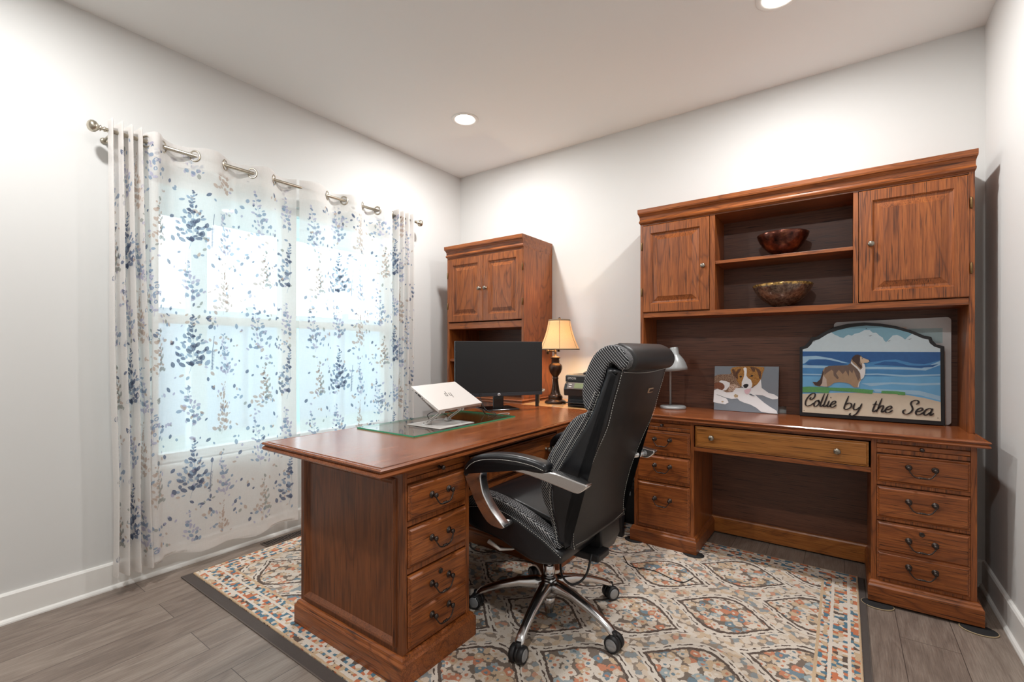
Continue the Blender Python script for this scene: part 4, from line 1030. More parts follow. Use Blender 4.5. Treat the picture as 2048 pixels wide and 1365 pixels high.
SIGN={
'outer':[(2,3),(2,393),(26,401),(46,426),(59,451),(81,452),(113,475),(163,504),(224,520),(295,524),(363,517),(424,502),(484,479),(536,450),(562,444),(567,426),(582,405),(610,396),(613,4)],
'inner':[(16,24),(17,380),(42,390),(59,410),(67,428),(94,437),(132,465),(175,484),(236,501),(304,508),(369,500),(424,487),(478,466),(528,437),(551,430),(556,412),(572,395),(595,385),(597,25)],
'sea':[(17,370),(595,368),(595,120),(462,143),(17,127)],
'sand':[(16,128),(175,143),(324,152),(462,149),(541,135),(596,120),(597,25),(16,24)],
'cloudL':[(17,370),(17,380),(42,390),(59,410),(67,428),(94,437),(132,465),(151,475),(166,462),(181,454),(191,447),(206,443),(213,451),(227,461),(242,455),(254,465),(277,471),(295,483),(318,484),(331,469),(346,469),(358,454),(372,443),(377,429),(386,418),(400,436),(413,453),(430,456),(449,445),(462,431),(473,445),(489,460),(528,437),(551,430),(556,412),(572,395),(595,385),(595,368)],
'deep1':[(17,368),(595,367),(595,327),(536,306),(494,309),(424,329),(375,323),(324,313),(236,307),(175,324),(100,341),(17,341)],
'wave1':[(26,300),(49,318),(81,326),(126,326),(175,315),(224,300),(169,291),(100,295),(49,292)],
'wave2':[(335,301),(380,318),(424,317),(473,299),(515,297),(587,307),(567,293),(515,288),(451,294),(397,298)],
'foam1':[(17,341),(81,345),(151,332),(224,307),(175,309),(113,326),(49,325),(29,304),(17,299)],
'foam2':[(17,292),(113,290),(206,284),(352,290),(462,289),(526,285),(595,324),(595,303),(541,275),(462,277),(352,277),(206,271),(113,276),(17,276)],
'foam3':[(17,243),(175,244),(352,254),(462,249),(595,258),(595,251),(462,240),(352,247),(175,236),(17,236)],
'foam4':[(283,199),(408,210),(515,209),(595,215),(595,205),(515,198),(408,201),(324,186)],
'foam5':[(329,172),(408,172),(515,172),(595,149),(595,127),(515,150),(408,155),(341,158)],
'light':[(17,228),(595,246),(595,120),(462,143),(324,150),(17,127)],
'grassA':[(17,167),(49,171),(113,171),(175,171),(236,171),(295,169),(334,165),(328,145),(271,149),(224,152),(144,155),(138,139),(81,141),(17,137)],
'grassB':[(368,164),(408,165),(429,165),(462,161),(462,147),(434,147),(430,150),(366,151)],
'dog':[(64,199),(85,198),(100,214),(107,239),(112,264),(122,280),(139,289),(172,292),(205,294),(224,296),(236,306),(239,322),(245,338),(256,350),(269,352),(280,348),(289,336),(306,329),(317,324),(316,315),(308,310),(296,310),(292,303),(299,295),(300,276),(299,252),(292,229),(281,217),(272,204),(269,177),(251,176),(240,187),(231,195),(215,200),(185,202),(162,196),(146,181),(132,173),(119,174),(114,178),(95,174),(74,180)],
'dogtail':[(64,199),(85,198),(100,214),(107,239),(112,264),(117,252),(111,223),(109,194),(98,176),(78,180)],
'dogback':[(122,280),(139,289),(172,292),(205,294),(224,296),(236,306),(250,275),(244,251),(231,270),(229,235),(215,266),(202,246),(185,269),(172,249),(152,269),(132,252),(120,239),(117,256)],
'dogdark1':[(237,302),(259,291),(275,260),(277,228),(269,212),(259,243),(250,271)],
'dogdark2':[(159,269),(172,249),(185,225),(179,217),(162,237)],
'dogrear':[(109,194),(114,239),(129,215),(132,175),(119,174),(102,177)],
'dogwhite':[(239,318),(250,302),(266,287),(278,271),(288,283),(286,307),(296,303),(299,291),(300,276),(299,252),(292,229),(281,219),(278,252),(266,275),(247,295),(238,306)],
'dogear':[(245,338),(256,351),(269,353),(280,348),(278,330),(275,307),(285,291),(283,276),(269,291),(259,307),(247,318),(242,330)],
'dogface':[(277,342),(289,336),(306,328),(317,324),(316,315),(308,310),(296,310),(289,305),(281,309),(278,323)],
'dognose':[(312,326),(319,324),(316,319)],
'dogeye':[(284,333),(289,334),(288,329)],
'dogfoot':[(272,204),(281,217),(275,201),(271,177),(267,177)],
'birds':[(63,411),(72,409),(76,413),(72,406),(314,436),(326,435)],
}
PUP={
'bg':[(-1,7),(10,280),(363,282),(355,7)],
'body':[(7,214),(27,225),(58,228),(97,230),(106,245),(129,201),(165,168),(156,148),(129,141),(120,124),(78,115),(55,118),(27,137),(4,133)],
'tan2':[(6,171),(39,178),(62,168),(65,148),(55,128),(27,137),(4,136)],
'tan3':[(92,165),(120,171),(151,157),(129,144),(120,126),(83,119),(90,145)],
'swirl':[(33,180),(44,190),(74,186),(95,177),(95,160),(85,144),(74,131),(58,126),(51,128),(65,143),(65,158),(55,171)],
'chest':[(129,146),(169,148),(217,150),(241,176),(265,208),(270,153),(282,144),(305,126),(336,118),(355,105),(353,93),(328,89),(303,97),(273,110),(235,111),(252,94),(284,65),(315,43),(347,24),(351,7),(307,6),(265,12),(241,33),(209,50),(178,58),(151,69),(138,83),(106,78),(69,84),(81,72),(88,55),(69,42),(27,46),(0,52),(4,125),(23,136),(51,128),(74,116),(111,119)],
'legline':[(15,101),(27,99),(51,91),(74,83),(69,81),(46,90),(25,97)],
'paw1':[(117,99),(126,109),(142,103),(140,90),(124,87)],
'paw2':[(45,58),(55,63),(62,58),(53,53)],
'head':[(99,257),(111,272),(138,278),(173,279),(204,281),(248,280),(282,278),(284,264),(275,244),(268,210),(254,186),(243,171),(220,155),(187,159),(156,160),(142,181),(129,206),(113,230),(104,242)],
'earL':[(107,260),(120,262),(129,245),(142,260),(160,268),(151,248),(140,231),(142,201),(131,206),(117,223),(111,240)],
'earR':[(206,279),(235,275),(254,265),(267,249),(266,210),(258,205),(250,243),(235,270),(233,248),(222,248),(213,267)],
'blaze':[(171,266),(180,275),(189,269),(190,247),(188,225),(196,210),(213,199),(220,175),(217,155),(200,145),(178,146),(162,158),(162,182),(171,207),(176,227),(176,249)],
'nose':[(169,163),(178,172),(191,175),(200,169),(196,157),(187,148),(176,150)],
'tongue':[(176,136),(191,143),(213,147),(211,135),(200,115),(187,112),(178,122)],
'eyeL':[(149,216),(156,223),(165,219),(162,213),(153,211)],
'eyeR':[(209,223),(217,229),(226,226),(222,220),(211,218)],
'mouth':[(217,152),(228,165),(237,175),(235,168),(222,153)],
'dark1':[(202,112),(211,116),(235,103),(228,102),(209,109)],
}

# ---------------------------------------------------------------- the wooden house sign
def plate(mb, pts, mi, lvl, X0, Y0, Z0_, th=0.0008):
    """flat painted shape standing a hair proud of the board"""
    n = len(pts); y = Y0-lvl
    v = [(X0+u/1000, y, Z0_+w/1000) for u, w in pts]; v += [(p[0], y+th, p[2]) for p in v]
    f = [list(range(n))]+[(i, (i+1) % n, n+(i+1) % n, n+i) for i in range(n)]
    mb.add(v, f, mi)
def flatc(name, *c, rough=0.45, var=0.05, scale=60): return simple(name, rgb(*c), rough, var=var, scale=scale)
SX0, SY0, SZ0 = -0.21, 3.095, CT
sg = thing('house_sign', 'large arched painted sign reading Collie by the Sea, leaning on the long desk', 'sign', (0.09, 3.10, CT))
mb = MB()
def slab(mb, pts, y0, y1, X0, Zz, mi=0):
    n = len(pts); v = [(X0+u/1000, y0, Zz+w/1000) for u, w in pts]+[(X0+u/1000, y1, Zz+w/1000) for u, w in pts]
    mb.add(v, [list(range(n)), list(range(2*n-1, n-1, -1))]+[(i, (i+1) % n, n+(i+1) % n, n+i) for i in range(n)], mi)
slab(mb, SIGN['outer'], SY0, SY0+0.020, SX0, SZ0)
mb.build('board', flatc('black painted board', 22, 22, 26), sg, 0.002)
mb = MB()
SM = [flatc('painted pale cloud', 206, 224, 232), flatc('painted grey blue sky', 128, 176, 196), flatc('painted sea', 74, 140, 196, scale=18, var=0.15), flatc('painted deep sea', 42, 96, 158, var=0.15),
      flatc('painted light sea', 110, 176, 222, scale=14, var=0.15), flatc('painted foam', 160, 200, 228), flatc('painted sand', 202, 190, 170), flatc('painted grass', 92, 160, 96, var=0.35, scale=220),
      flatc('painted dark outline', 34, 30, 30)]
inner = SIGN['inner']
plate(mb, inner, 1, 0.0005, SX0, SY0, SZ0)
plate(mb, SIGN['cloudL'], 0, 0.0010, SX0, SY0, SZ0)
plate(mb, SIGN['sea'], 2, 0.0010, SX0, SY0, SZ0)
plate(mb, SIGN['deep1'], 3, 0.0014, SX0, SY0, SZ0)
plate(mb, SIGN['light'], 4, 0.0014, SX0, SY0, SZ0)
for k in ('foam1', 'foam2', 'foam3', 'foam4', 'foam5'): plate(mb, SIGN[k], 5, 0.0018, SX0, SY0, SZ0)
for k in ('wave1', 'wave2'): plate(mb, SIGN[k], 3, 0.0022, SX0, SY0, SZ0)
plate(mb, SIGN['sand'], 6, 0.0024, SX0, SY0, SZ0)
for bx, by in ((70, 424), (322, 452), (398, 424), (480, 432)):      # little gulls
    plate(mb, [(bx-9, by), (bx, by+2), (bx+8, by+6), (bx, by-1)], 8, 0.0014, SX0, SY0, SZ0)
for u, w in ((24, 34), (586, 40), (304, 492), (394, 12)): plate(mb, [(u+2.2*math.cos(a), w+2.2*math.sin(a)) for a in (PI*k/4 for k in range(8))], 8, 0.0030, SX0, SY0, SZ0)
mb.build('seascape', SM, sg)
mb = MB()
for k in ('grassA', 'grassB'): plate(mb, SIGN[k], 0, 0.0050, SX0, SY0, SZ0, 0.003)
mb.build('grass', SM[7], sg)
mb = MB()
DM_ = [flatc('collie sable coat', 168, 140, 112, var=0.12), flatc('collie dark saddle', 112, 92, 82, var=0.15), flatc('collie dark head', 72, 50, 44, var=0.15), flatc('collie white ruff', 232, 232, 232),
       flatc('collie pale legs', 200, 184, 172), flatc('collie face cream', 212, 190, 164), flatc('collie black nose', 18, 16, 18)]
L0 = 0.0052
plate(mb, SIGN['dog'], 0, L0, SX0, SY0, SZ0, 0.003)
for i, (k, mi) in enumerate((('dogback', 1), ('dogdark1', 1), ('dogdark2', 1), ('dogrear', 4), ('dogtail', 2), ('dogfoot', 3), ('dogwhite', 3), ('dogear', 2), ('dogface', 5), ('dognose', 6), ('dogeye', 6))):
    plate(mb, SIGN[k], mi, L0+0.0003*(1+i), SX0, SY0, SZ0, 0.0003)
mb.build('collie_figure', DM_, sg)
# script lettering as raised pen strokes
GL = {
 'C': (1.32, [[(.62,1.35),(.52,1.12),(.66,.98),(.92,1.12),(1.08,1.45),(1.02,1.82),(.74,1.98),(.36,1.74),(.08,1.18),(.02,.62),(.2,.12),(.58,0),(.98,.18),(1.3,.55)]]),
 'o': (.86, [[(.5,.95),(.2,.82),(.05,.42),(.18,.06),(.46,.02),(.7,.32),(.7,.74),(.5,.95),(.56,.72),(.9,.62)]]),
 'l': (.52, [[(.16,2.0),(.14,.35),(.24,.04),(.42,.08),(.58,.36)]]),
 'i': (.52, [[(.16,1.0),(.14,.3),(.24,.03),(.42,.08),(.58,.36)]]),
 'e': (.84, [[(.02,.4),(.44,.52),(.62,.78),(.44,.98),(.16,.78),(.05,.36),(.24,.02),(.58,.08),(.86,.42)]]),
 'b': (.9, [[(.14,2.0),(.12,.35),(.26,.03),(.52,.06),(.76,.4),(.7,.82),(.44,.98),(.16,.7)]]),
 'y': (1.0, [[(.1,1.0),(.1,.4),(.26,.06),(.52,.14),(.72,.5)], [(.78,1.0),(.74,.2),(.62,-.5),(.32,-.86),(.0,-.74),(.06,-.5)]]),
 't': (.56, [[(.2,1.6),(.18,.35),(.28,.04),(.46,.1),(.6,.36)], [(-.12,1.08),(.52,1.12)]]),
 'h': (.98, [[(.14,2.0),(.14,0)], [(.14,.38),(.34,.84),(.58,.96),(.68,.7),(.64,.25),(.76,.03),(1.0,.34)]]),
 'S': (1.22, [[(.98,1.42),(1.16,1.62),(1.06,1.9),(.78,1.98),(.46,1.78),(.44,1.42),(.68,1.06),(.84,.66),(.72,.22),(.38,0),(.02,.14),(-.06,.46),(.14,.62)]]),
 'a': (1.0, [[(.72,.84),(.46,.97),(.16,.76),(.05,.36),(.2,.03),(.44,.1),(.7,.5)], [(.76,.98),(.72,.3),(.82,.03),(1.06,.34)]]),
}
mb = MB()
def word(txt, u0, u1, base, sz):
    tot = sum(GL[c][0] for c in txt)+0.35; k = (u1-u0)/tot; x = 0.0
    for c in txt:
        adv, strokes = GL[c]
        for st_ in strokes:
            pts = crom([(p[0]+x, p[1], 0) for p in st_], 6)
            P = [Vector((u0+(p.x)*k+p.y*sz*0.30, base+p.y*sz)) for p in pts]
            n = len(P); L = []; Rr = []
            for i in range(n):
                t = P[min(i+1, n-1)]-P[max(i-1, 0)]
                if t.length < 1e-6: t = Vector((0, 1))
                t.normalize(); wd = 2.6+4.2*abs(t.y)**1.4
                wd *= min(1.0, 0.45+0.25*min(i, n-1-i)) if c not in 'i' or len(st_) > 2 else 1.0
                if len(st_) == 2 and c == 'i': wd = 4.2
                nn = Vector((-t.y, t.x)); L.append(P[i]+nn*wd/2*1.15); Rr.append(P[i]-nn*wd/2*1.15)
            y = SY0-0.0062
            v = [(SX0+p.x/1000, y, SZ0+p.y/1000) for p in L]+[(SX0+p.x/1000, y, SZ0+p.y/1000) for p in Rr]
            v += [(a, y+0.0035, c2) for a, b, c2 in v]
            f = []
            for i in range(n-1): f += [(i, i+1, n+i+1, n+i), (i, 2*n+i, 2*n+i+1, i+1), (n+i, n+i+1, 3*n+i+1, 3*n+i)]
            mb.add(v, f, 0)
        if c == 'i':
            du = u0+(x+.2)*k+1.48*sz*0.30; plate(mb, [(du+2.6*math.cos(q), base+1.48*sz+2.6*math.sin(q)) for q in (PI*j/5 for j in range(10))], 0, 0.0062, SX0, SY0, SZ0, 0.0035)
        x += adv
word('Collie', 24, 180, 62, 37); word('by', 200, 300, 55, 37); word('the', 322, 420, 51, 37); word('Sea', 452, 578, 50, 37)
mb.build('lettering', flatc('dark brown lettering', 34, 27, 26), sg)

# white board behind the sign
mb = MB(); bp = []
for cx_, cz_, a0 in ((0.414, CT+0.525, 0), (-0.03, CT+0.515, PI/2), (-0.03, CT+0.02, PI), (0.414, CT+0.02, 1.5*PI)):
    for k in range(7): a = a0+PI/2*k/6; bp.append((cx_+0.018*math.cos(a), cz_+0.018*math.sin(a)))
n = len(bp)
mb.add([(x, 3.148, z) for x, z in bp]+[(x, 3.156, z) for x, z in bp], [list(range(n)), list(range(2*n-1, n-1, -1))]+[(i, (i+1) % n, n+(i+1) % n, n+i) for i in range(n)])
for x0, x1, z0, z1, mi in ((0.27, 0.40, 1.20, 1.275, 1), (0.225, 0.262, 1.24, 1.285, 2)):
    mb.add([(x0, 3.1475, z0), (x1, 3.1475, z0), (x1, 3.1475, z1), (x0, 3.1475, z1)], [(0,1,2,3)], mi)
o = mb.build('white_board', [flatc('white board face', 214, 214, 214), flatc('pale teal panel', 172, 196, 200), flatc('pale peach panel', 224, 202, 190)])
o.location = (0, 0, -0.0); tag(o, 'white board with rounded corners leaning behind the arched sign', 'board')

# ---------------------------------------------------------------- puppy painting
pp_ = thing('puppy_painting', 'small canvas painting of a lying brown and white puppy on grey, on the long desk', 'painting', (-0.49, 3.10, CT))
PX0, PY0, PZ0 = -0.67, 3.10, CT-0.004
bgq = PUP['bg']
mb = MB(); slab(mb, [(2, 5), (8, 279), (359, 284), (354, 5)], PY0, PY0+0.018, PX0, PZ0, 0)
def speck(name, a, b, sc):
    m, nt, bs = new_mat(name, rough=0.6); x, y, z, t = coords(nt); n = noise(nt, vec(nt, x, y, z), sc, 2, 0.7)
    set_in(nt, bs, 'Base Color', mixc(nt, n.gt(0.51), rgb(*a), rgb(*b))); return m
mb.build('canvas', flatc('slate grey canvas', 128, 138, 148), pp_, 0.001)
PM = [speck('speckled brown coat', (94, 60, 44), (176, 150, 124), 330), flatc('puppy white coat', 238, 241, 244, var=0.04), speck('golden brown head', (150, 100, 46), (186, 138, 66), 300),
      speck('dark brown ear', (62, 38, 34), (120, 80, 46), 330), flatc('puppy nose black', 26, 24, 28), flatc('puppy pink tongue', 226, 192, 202), speck('speckled tan belly', (150, 112, 86), (226, 206, 190), 350),
      flatc('puppy eye grey', 120, 110, 108), flatc('slate line', 96, 104, 114), speck('rust spots', (140, 84, 56), (96, 60, 44), 320), flatc('paw pad tan', 186, 164, 130)]
mb = MB()
order = [('body', 0), ('tan2', 9), ('tan3', 6), ('chest', 1), ('swirl', 1), ('legline', 8), ('paw1', 10), ('paw2', 10), ('head', 2), ('earL', 3), ('earR', 3), ('blaze', 1), ('nose', 4), ('tongue', 5), ('eyeL', 4), ('eyeR', 4), ('mouth', 3), ('dark1', 8)]
for i, (k, mi) in enumerate(order): plate(mb, PUP[k], mi, 0.0004+0.00022*i, PX0, PY0, PZ0+0.002, 0.00015)
mb.build('puppy_figure', PM, pp_)

# ================================================================= office chair
def dotted_mat():
    m, nt, b = new_mat('black mesh fabric with white dot weave', rough=0.8)
    x, y, z, t = coords(nt)
    sp = nt.nodes.new('ShaderNodeSeparateXYZ'); nt.links.new(t.outputs['Normal'], sp.inputs[0])
    side = E(nt, sp.outputs[1]).abs().gt(0.6)
    u = x*side+y*(1.0-side); k = 2*PI/0.0105
    a = ((u*k).sin()*((z*k*0.9).sin()))
    row = (u*k+1.571).sin()*((z*k*0.9+1.571).sin())
    d = a.max(row).gt(0.70)
    set_in(nt, b, 'Base Color', mixc(nt, d, rgb(26, 26, 30), rgb(188, 188, 190)))
    return m
DOT = dotted_mat()
CA = math.radians(179)
chair = thing('office_chair', 'high-back black leather office chair with chrome arms and star base, on the rug', 'office chair', (-1.040, 1.718, 0.012), CA)
ZO = -0.012      # measured heights are above the floor
def sh(pts): return [(a, z+ZO) for a, z in pts]
def sm(pts, n=5): return [(p.x, p.y) for p in crom([(a, b, 0) for a, b in pts], n, closed=True)]
def smo(pts, n=5): return [(p.x, p.y) for p in crom([(a, b, 0) for a, b in pts], n)]
def stitches(mb, pts3, step=0.009, ln=0.0055, r=0.0009):
    P = crom(pts3, 8); acc = 0.0; last = P[0]
    segs = []; cur = []
    for i in range(1, len(P)):
        d = P[i]-P[i-1]; L_ = d.length; s0 = 0.0
        if L_ < 1e-6: continue
        u = d/L_; q = (step-acc) if acc else 0.0
        while q < L_:
            a = P[i-1]+u*q; b2 = a+u*ln; mb.tube([a, b2], r, 4); q += step
        acc = L_-(q-step)
# backrest shell: leather side walls and rear panel
front_seam = [(-0.385,1.105),(-0.353,1.02),(-0.314,0.93),(-0.254,0.835),(-0.183,0.721),(-0.152,0.65),(-0.157,0.579),(-0.172,0.518),(-0.185,0.450)]
rear = [(-0.245,0.440),(-0.240,0.477),(-0.248,0.546),(-0.266,0.623),(-0.292,0.702),(-0.334,0.806),(-0.374,0.895),(-0.396,0.978),(-0.416,1.045),(-0.430,1.098)]
shell = smo(front_seam, 4)+smo(rear, 4)
mb = MB(); mb.prism(sh(shell), -0.246, 0.246, 0.022, steps=4); mb.build('back_shell', LEATHER, chair, world=False)
rp = smo(rear, 4)
mb = MB(); ring = []
out = [(a-0.0035, z) for a, z in rp]; inn = [(a+0.006, z) for a, z in rp[::-1]]
mb.prism(sh(out+inn), -0.222, 0.222, 0.004, steps=2); mb.build('rear_panel', LEATHER2, chair, world=False)
mb = MB()
for s in (-0.2235, 0.2235): stitches(mb, [(a-0.0045, s, z+ZO) for a, z in rear])
stitches(mb, [(-0.247, y, 0.452+ZO-0.012*math.cos(y*7)) for y in (-0.21, -0.1, 0, 0.1, 0.21)])
stitches(mb, [(-0.434, y, 1.090+ZO-0.010*math.cos(y*7)) for y in (-0.21, -0.1, 0, 0.1, 0.21)])
for s in (-0.2475, 0.2475): stitches(mb, [(a-0.008, s, z+ZO) for a, z in front_seam[1:]])
mb.build('back_stitching', THREAD, chair, world=False)
# side bolsters of dotted mesh
up = [(-0.30,0.955),(-0.290,0.985),(-0.288,1.03),(-0.305,1.095),(-0.326,1.138),(-0.352,1.166),(-0.390,1.182),(-0.425,1.176),(-0.450,1.155),(-0.461,1.130),(-0.452,1.106),(-0.430,1.098),(-0.405,1.118),(-0.385,1.105),(-0.353,1.02),(-0.325,0.955)]
lo = [(-0.31,0.945),(-0.259,0.924),(-0.217,0.878),(-0.181,0.824),(-0.148,0.774),(-0.125,0.71),(-0.113,0.65),(-0.122,0.60),(-0.144,0.560),(-0.165,0.50),(-0.185,0.450),(-0.195,0.50),(-0.18,0.579),(-0.175,0.65),(-0.20,0.721),(-0.265,0.835),(-0.314,0.93)]
for s in (-1, 1):
    for nm, o_ in (('upper_bolster', up), ('lower_bolster', lo)):
        mb = MB(); a, b2 = sorted((s*0.186, s*0.242)); mb.prism(sh(sm(o_, 4)), a, b2, 0.012, steps=3); mb.build(nm, DOT, chair, world=False)
# leather middle: lower cushion, upper cushion with headrest roll
lo2 = [(-0.32,0.945),(-0.262,0.930),(-0.225,0.885),(-0.190,0.824),(-0.158,0.774),(-0.132,0.71),(-0.120,0.65),(-0.126,0.60),(-0.148,0.550),(-0.20,0.50),(-0.24,0.52),(-0.25,0.60),(-0.28,0.72),(-0.34,0.85)]
up2 = [(-0.33,0.95),(-0.300,0.965),(-0.292,1.03),(-0.307,1.095),(-0.328,1.140),(-0.355,1.169),(-0.390,1.185),(-0.425,1.180),(-0.452,1.160),(-0.465,1.132),(-0.456,1.104),(-0.432,1.092),(-0.400,1.080),(-0.385,1.0)]
mb = MB(); mb.prism(sh(sm(lo2, 4)), -0.19, 0.19, 0.010); mb.build('lower_cushion', LEATHER, chair, world=False)
mb = MB(); mb.prism(sh(sm(up2, 4)), -0.19, 0.19, 0.006); mb.build('upper_cushion', LEATHER, chair, world=False)
roll = [(-0.395,1.186),(-0.425,1.183),(-0.455,1.164),(-0.469,1.133),(-0.460,1.102),(-0.434,1.089),(-0.405,1.095),(-0.395,1.13)]
mb = MB(); mb.prism(sh(sm(roll, 5)), -0.243, 0.196, 0.022, steps=4); mb.build('headrest_roll', LEATHER2, chair, world=False)
mb = MB()
for s in (-0.2425, 0.2425): stitches(mb, [(a+0.012, s, z+ZO) for a, z in front_seam[1:6]], 0.008)
for s in (-0.2428, 0.2428): stitches(mb, [(a-0.022, s, z+ZO) for a, z in ((-0.259,0.93),(-0.217,0.88),(-0.181,0.826),(-0.148,0.776),(-0.135,0.71))], 0.008)
mb.build('bolster_stitching', THREAD, chair, world=False)
BGM = Matrix(((0, -0.27, -0.963, -0.4085), (-1, 0, 0, -0.11), (0, 0.963, -0.27, 0.992), (0, 0, 0, 1)))
mb = MB(); mb.rect_loft(-0.024, 0.024, -0.0095, 0.0095, [(0, -0.003), (0, 0.002), (-0.002, 0.003)], M=BGM)
mb.build('badge', simple('bronze badge frame', rgb(196, 158, 128), 0.4, 0.2), chair, 0, world=False)
mb = MB(); mb.rect_loft(-0.0195, 0.0195, -0.0055, 0.0055, [(0, 0.0028), (0, 0.0036)], M=BGM)
mb.build('badge_face', BLACK, chair, world=False)
# seat
seam = [(0.27,0.500),(0.20,0.527),(0.091,0.540),(0.010,0.527),(-0.085,0.492),(-0.145,0.467),(-0.215,0.426)]
bot = [(-0.209,0.386),(-0.144,0.366),(-0.071,0.364),(0.071,0.405),(0.20,0.420),(0.27,0.445)]
mb = MB(); mb.prism(sh(smo(seam, 4)+smo(bot, 4)), -0.262, 0.262, 0.020, steps=4); mb.build('seat_shell', LEATHER, chair, world=False)
sb = [(0.265,0.520),(0.24,0.556),(0.19,0.574),(0.133,0.577),(0.043,0.562),(-0.054,0.532),(-0.15,0.490),(-0.205,0.44),(-0.145,0.462),(-0.085,0.487),(0.01,0.522),(0.091,0.535),(0.20,0.520)]
for s in (-1, 1):
    mb = MB(); a, b2 = sorted((s*0.195, s*0.256)); mb.prism(sh(sm(sb, 4)), a, b2, 0.014); mb.build('seat_bolster', DOT, chair, world=False)
sc_ = [(0.275,0.505),(0.255,0.545),(0.20,0.570),(0.12,0.572),(0.02,0.556),(-0.07,0.536),(-0.14,0.520),(-0.18,0.50),(-0.10,0.46),(0.05,0.50),(0.20,0.50)]
mb = MB(); mb.prism(sh(sm(sc_, 5)), -0.20, 0.20, 0.012); mb.build('seat_cushion', LEATHER, chair, world=False)
mb = MB()
for s in (-0.2635, 0.2635): stitches(mb, [(a, s, z+ZO-0.010) for a, z in seam], 0.010)
for s in (-0.257, 0.257): stitches(mb, [(a, s*0.985, z+ZO+0.004) for a, z in ((0.19,0.566),(0.133,0.568),(0.043,0.553),(-0.054,0.523),(-0.15,0.481))], 0.008)
mb.build('seat_stitching', THREAD, chair, world=False)
# arms
pad = [(0.175,0.677),(0.166,0.713),(0.135,0.743),(0.089,0.763),(0.017,0.777),(-0.07,0.783),(-0.150,0.779),(-0.200,0.769),(-0.211,0.755),(-0.205,0.741),(-0.182,0.733),(-0.07,0.733),(0.034,0.731),(0.089,0.723),(0.128,0.706),(0.160,0.670)]
mf = [(0.174,0.667),(0.140,0.706),(0.095,0.727),(0.034,0.735),(-0.07,0.737),(-0.182,0.738),(-0.237,0.743),(-0.337,0.727),(-0.361,0.723),(-0.360,0.711),(-0.337,0.692),(-0.315,0.689),(-0.242,0.701),(-0.135,0.718),(-0.05,0.7225),(0.02,0.719),(0.072,0.706),(0.091,0.681),(0.087,0.643),(0.072,0.605),(0.032,0.555),(-0.019,0.512),(-0.019,0.503),(0.002,0.498),(0.059,0.509),(0.115,0.569),(0.148,0.623)]
for s in (-1, 1):
    q = 0.0 if s > 0 else -0.028
    mb = MB(); a, b2 = sorted((s*(0.300+q), s*(0.362+q))); mb.prism(sh(sm(pad, 4)), a, b2, 0.015, steps=4); ap = mb.build('arm_pad', LEATHER, chair, world=False)
    mb = MB(); a, b2 = sorted((s*(0.308+q), s*(0.350+q))); mb.prism(sh(sm(mf, 3)), a, b2, 0.004, steps=3)
    mb.tube([(0.005, s*(0.310+q), 0.497), (0.005, s*0.25, 0.480)], 0.011, 12); mb.tube([(-0.318, s*(0.312+q), 0.697), (-0.285, s*0.235, 0.692)], 0.014, 12)
    mb.build('arm_frame', CHROME, chair, world=False)
    mb = MB()
    stitches(mb, [(a-0.004, s*(0.352+q), z+ZO+0.0015) for a, z in ((0.160,0.713),(0.133,0.737),(0.089,0.758),(0.017,0.772),(-0.07,0.778),(-0.150,0.774),(-0.195,0.765))], 0.007)
    stitches(mb, [(a-0.004, s*(0.3622+q), z+ZO-0.010) for a, z in ((0.160,0.708),(0.133,0.733),(0.089,0.753),(0.017,0.767),(-0.07,0.773),(-0.150,0.769),(-0.195,0.760))], 0.007)
    mb.build('arm_stitching', THREAD, ap, world=False)
# mechanism, levers, lumbar box
mb = MB(); mb.rect_loft(-0.10, 0.13, -0.09, 0.09, [(-0.03, 0.285), (0, 0.30), (0, 0.345), (0.01, 0.36)]); mb.box(-0.26, -0.10, -0.05, 0.05, 0.315, 0.345); mb.build('tilt_mechanism', BLACK, chair, 0.006, world=False)
mb = MB(); mb.prism([(-0.225,0.45),(-0.185,0.42),(-0.170,0.34),(-0.185,0.305),(-0.215,0.30),(-0.240,0.36),(-0.235,0.44)], -0.20, -0.02, 0.008); mb.build('back_bracket', BLACK, chair, 0.003, world=False)
mb = MB(); mb.tube([(0.05, 0.06, 0.335), (0.05, 0.20, 0.345), (0.06, 0.268, 0.365), (0.115, 0.272, 0.385)], [0.005, 0.005, 0.006, 0.009], 8); mb.build('lever', SILVER, chair, world=False)
mb = MB(); mb.tube(crom([(-0.10, 0.07, 0.33), (-0.14, 0.13, 0.27), (-0.19, 0.13, 0.245), (-0.23, 0.10, 0.28), (-0.235, 0.06, 0.35)], 6), 0.0045, 8); mb.build('control_cable', BLACK, chair, world=False)
mb = MB(); mb.lathe([(0.014, 0.20), (0.014, 0.30), (0.03, 0.305), (0.03, 0.33)], n=20); mb.build('gas_piston', CHROME, chair, world=False)
mb = MB(); mb.lathe([(0.025, 0.165), (0.025, 0.222), (0.020, 0.226), (0, 0.226)], n=24); mb.build('gas_column', CHROME, chair, world=False)
mb = MB(); mb.lathe([(0, 0.022), (0.020, 0.022), (0.022, 0.05), (0.026, 0.055), (0.026, 0.10)], n=24); mb.build('column_foot', CHROME, chair, world=False)
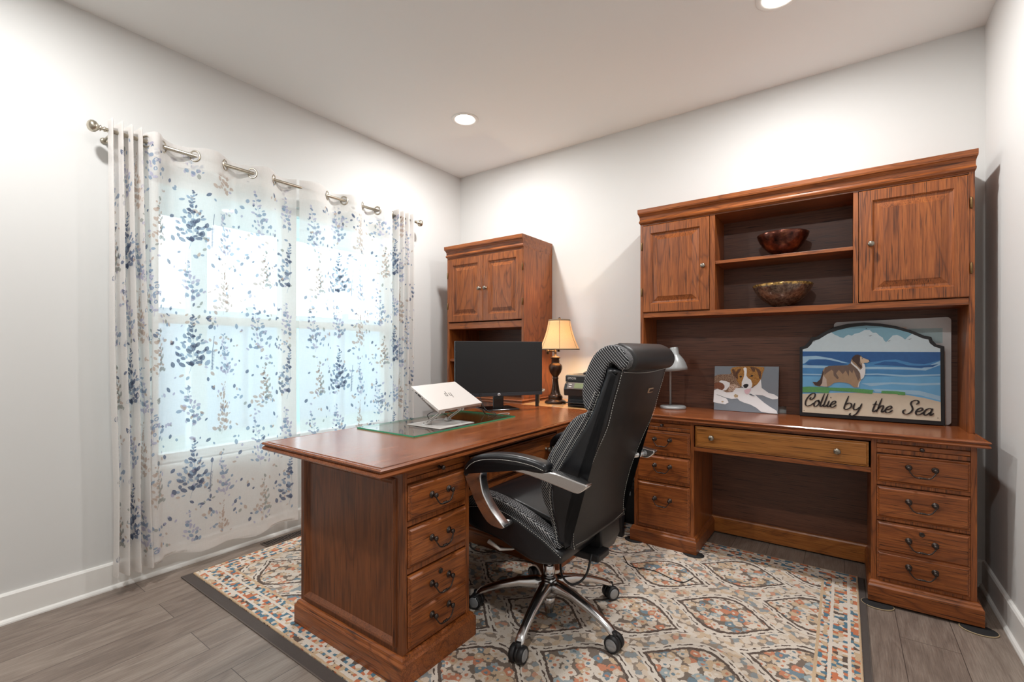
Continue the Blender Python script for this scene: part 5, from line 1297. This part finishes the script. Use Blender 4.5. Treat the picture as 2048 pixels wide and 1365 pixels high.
# star base and casters (angles measured on the floor, then taken into the chair's own frame)
mb = MB()
mb.lathe([(0, 0.090), (0.034, 0.090), (0.040, 0.11), (0.042, 0.150), (0.034, 0.172), (0.026, 0.176), (0, 0.176)], n=28)
angs = [math.radians(a)-CA for a in (-79, -9.5, 61, 133, 204)]
for a in angs:
    d = Vector((math.cos(a), math.sin(a), 0)); q = Vector((-d.y, d.x, 0)); rings = []
    for r, z, w, h in ((0.012, 0.135, 0.030, 0.032), (0.06, 0.142, 0.026, 0.026), (0.13, 0.136, 0.0215, 0.019), (0.21, 0.116, 0.0185, 0.0155), (0.27, 0.094, 0.017, 0.014), (0.305, 0.078, 0.0175, 0.015), (0.322, 0.066, 0.018, 0.014), (0.330, 0.056, 0.010, 0.008)):
        rings.append([d*r+q*(w*math.copysign(abs(math.cos(t))**0.75, math.cos(t)))+Vector((0, 0, z+h*math.copysign(abs(math.sin(t))**0.75, math.sin(t)))) for t in (2*PI*k/16 for k in range(16))])
    mb.loft(rings, 0, True)
mb.build('star_base', CHROME, chair, world=False)
RUB = simple('black rubber tyre', rgb(22, 22, 24), 0.5); CLR = simple('clear grey hub plastic', rgb(150, 152, 154), 0.15, 0.2)
sw = [0.5, 0.9, 0.7, 1.4, 0.3]
for a, s in zip(angs, sw):
    c = Vector((math.cos(a)*0.328, math.sin(a)*0.328, 0)); ax = a+PI/2+(s-0.7)*0.5
    u = Vector((math.cos(ax), math.sin(ax), 0))
    mb = MB()
    Rm = Vector((0, 0, 1)).rotation_difference(u).to_matrix().to_4x4()
    base = Matrix.Translation(c+Vector((0, 0, 0.0315))) @ Rm
    mb.lathe([(0, -0.006), (0.027, -0.006), (0.027, 0.006), (0, 0.006)], n=28, M=base)
    mb.tube([c+Vector((0, 0, 0.035)), c+Vector((0, 0, 0.075))], 0.011, 12)
    cs = mb.build('caster', BLACK, chair, world=False)
    for sd in (-1, 1):
        mb = MB(); mb.lathe([(0.012, sd*0.007), (0.0295, sd*0.007), (0.0312, sd*0.010), (0.0315, sd*0.018), (0.0305, sd*0.026), (0.027, sd*0.029), (0.024, sd*0.0285), (0.024, sd*0.020), (0.0, sd*0.020)], n=32, M=base); mb.build('wheel', RUB, cs, world=False)
        mb = MB(); mb.lathe([(0, sd*0.0215), (0.0235, sd*0.0215), (0.0235, sd*0.0275), (0.018, sd*0.0295), (0, sd*0.030)], n=28, M=base); mb.build('hub_cap', CLR, cs, world=False)
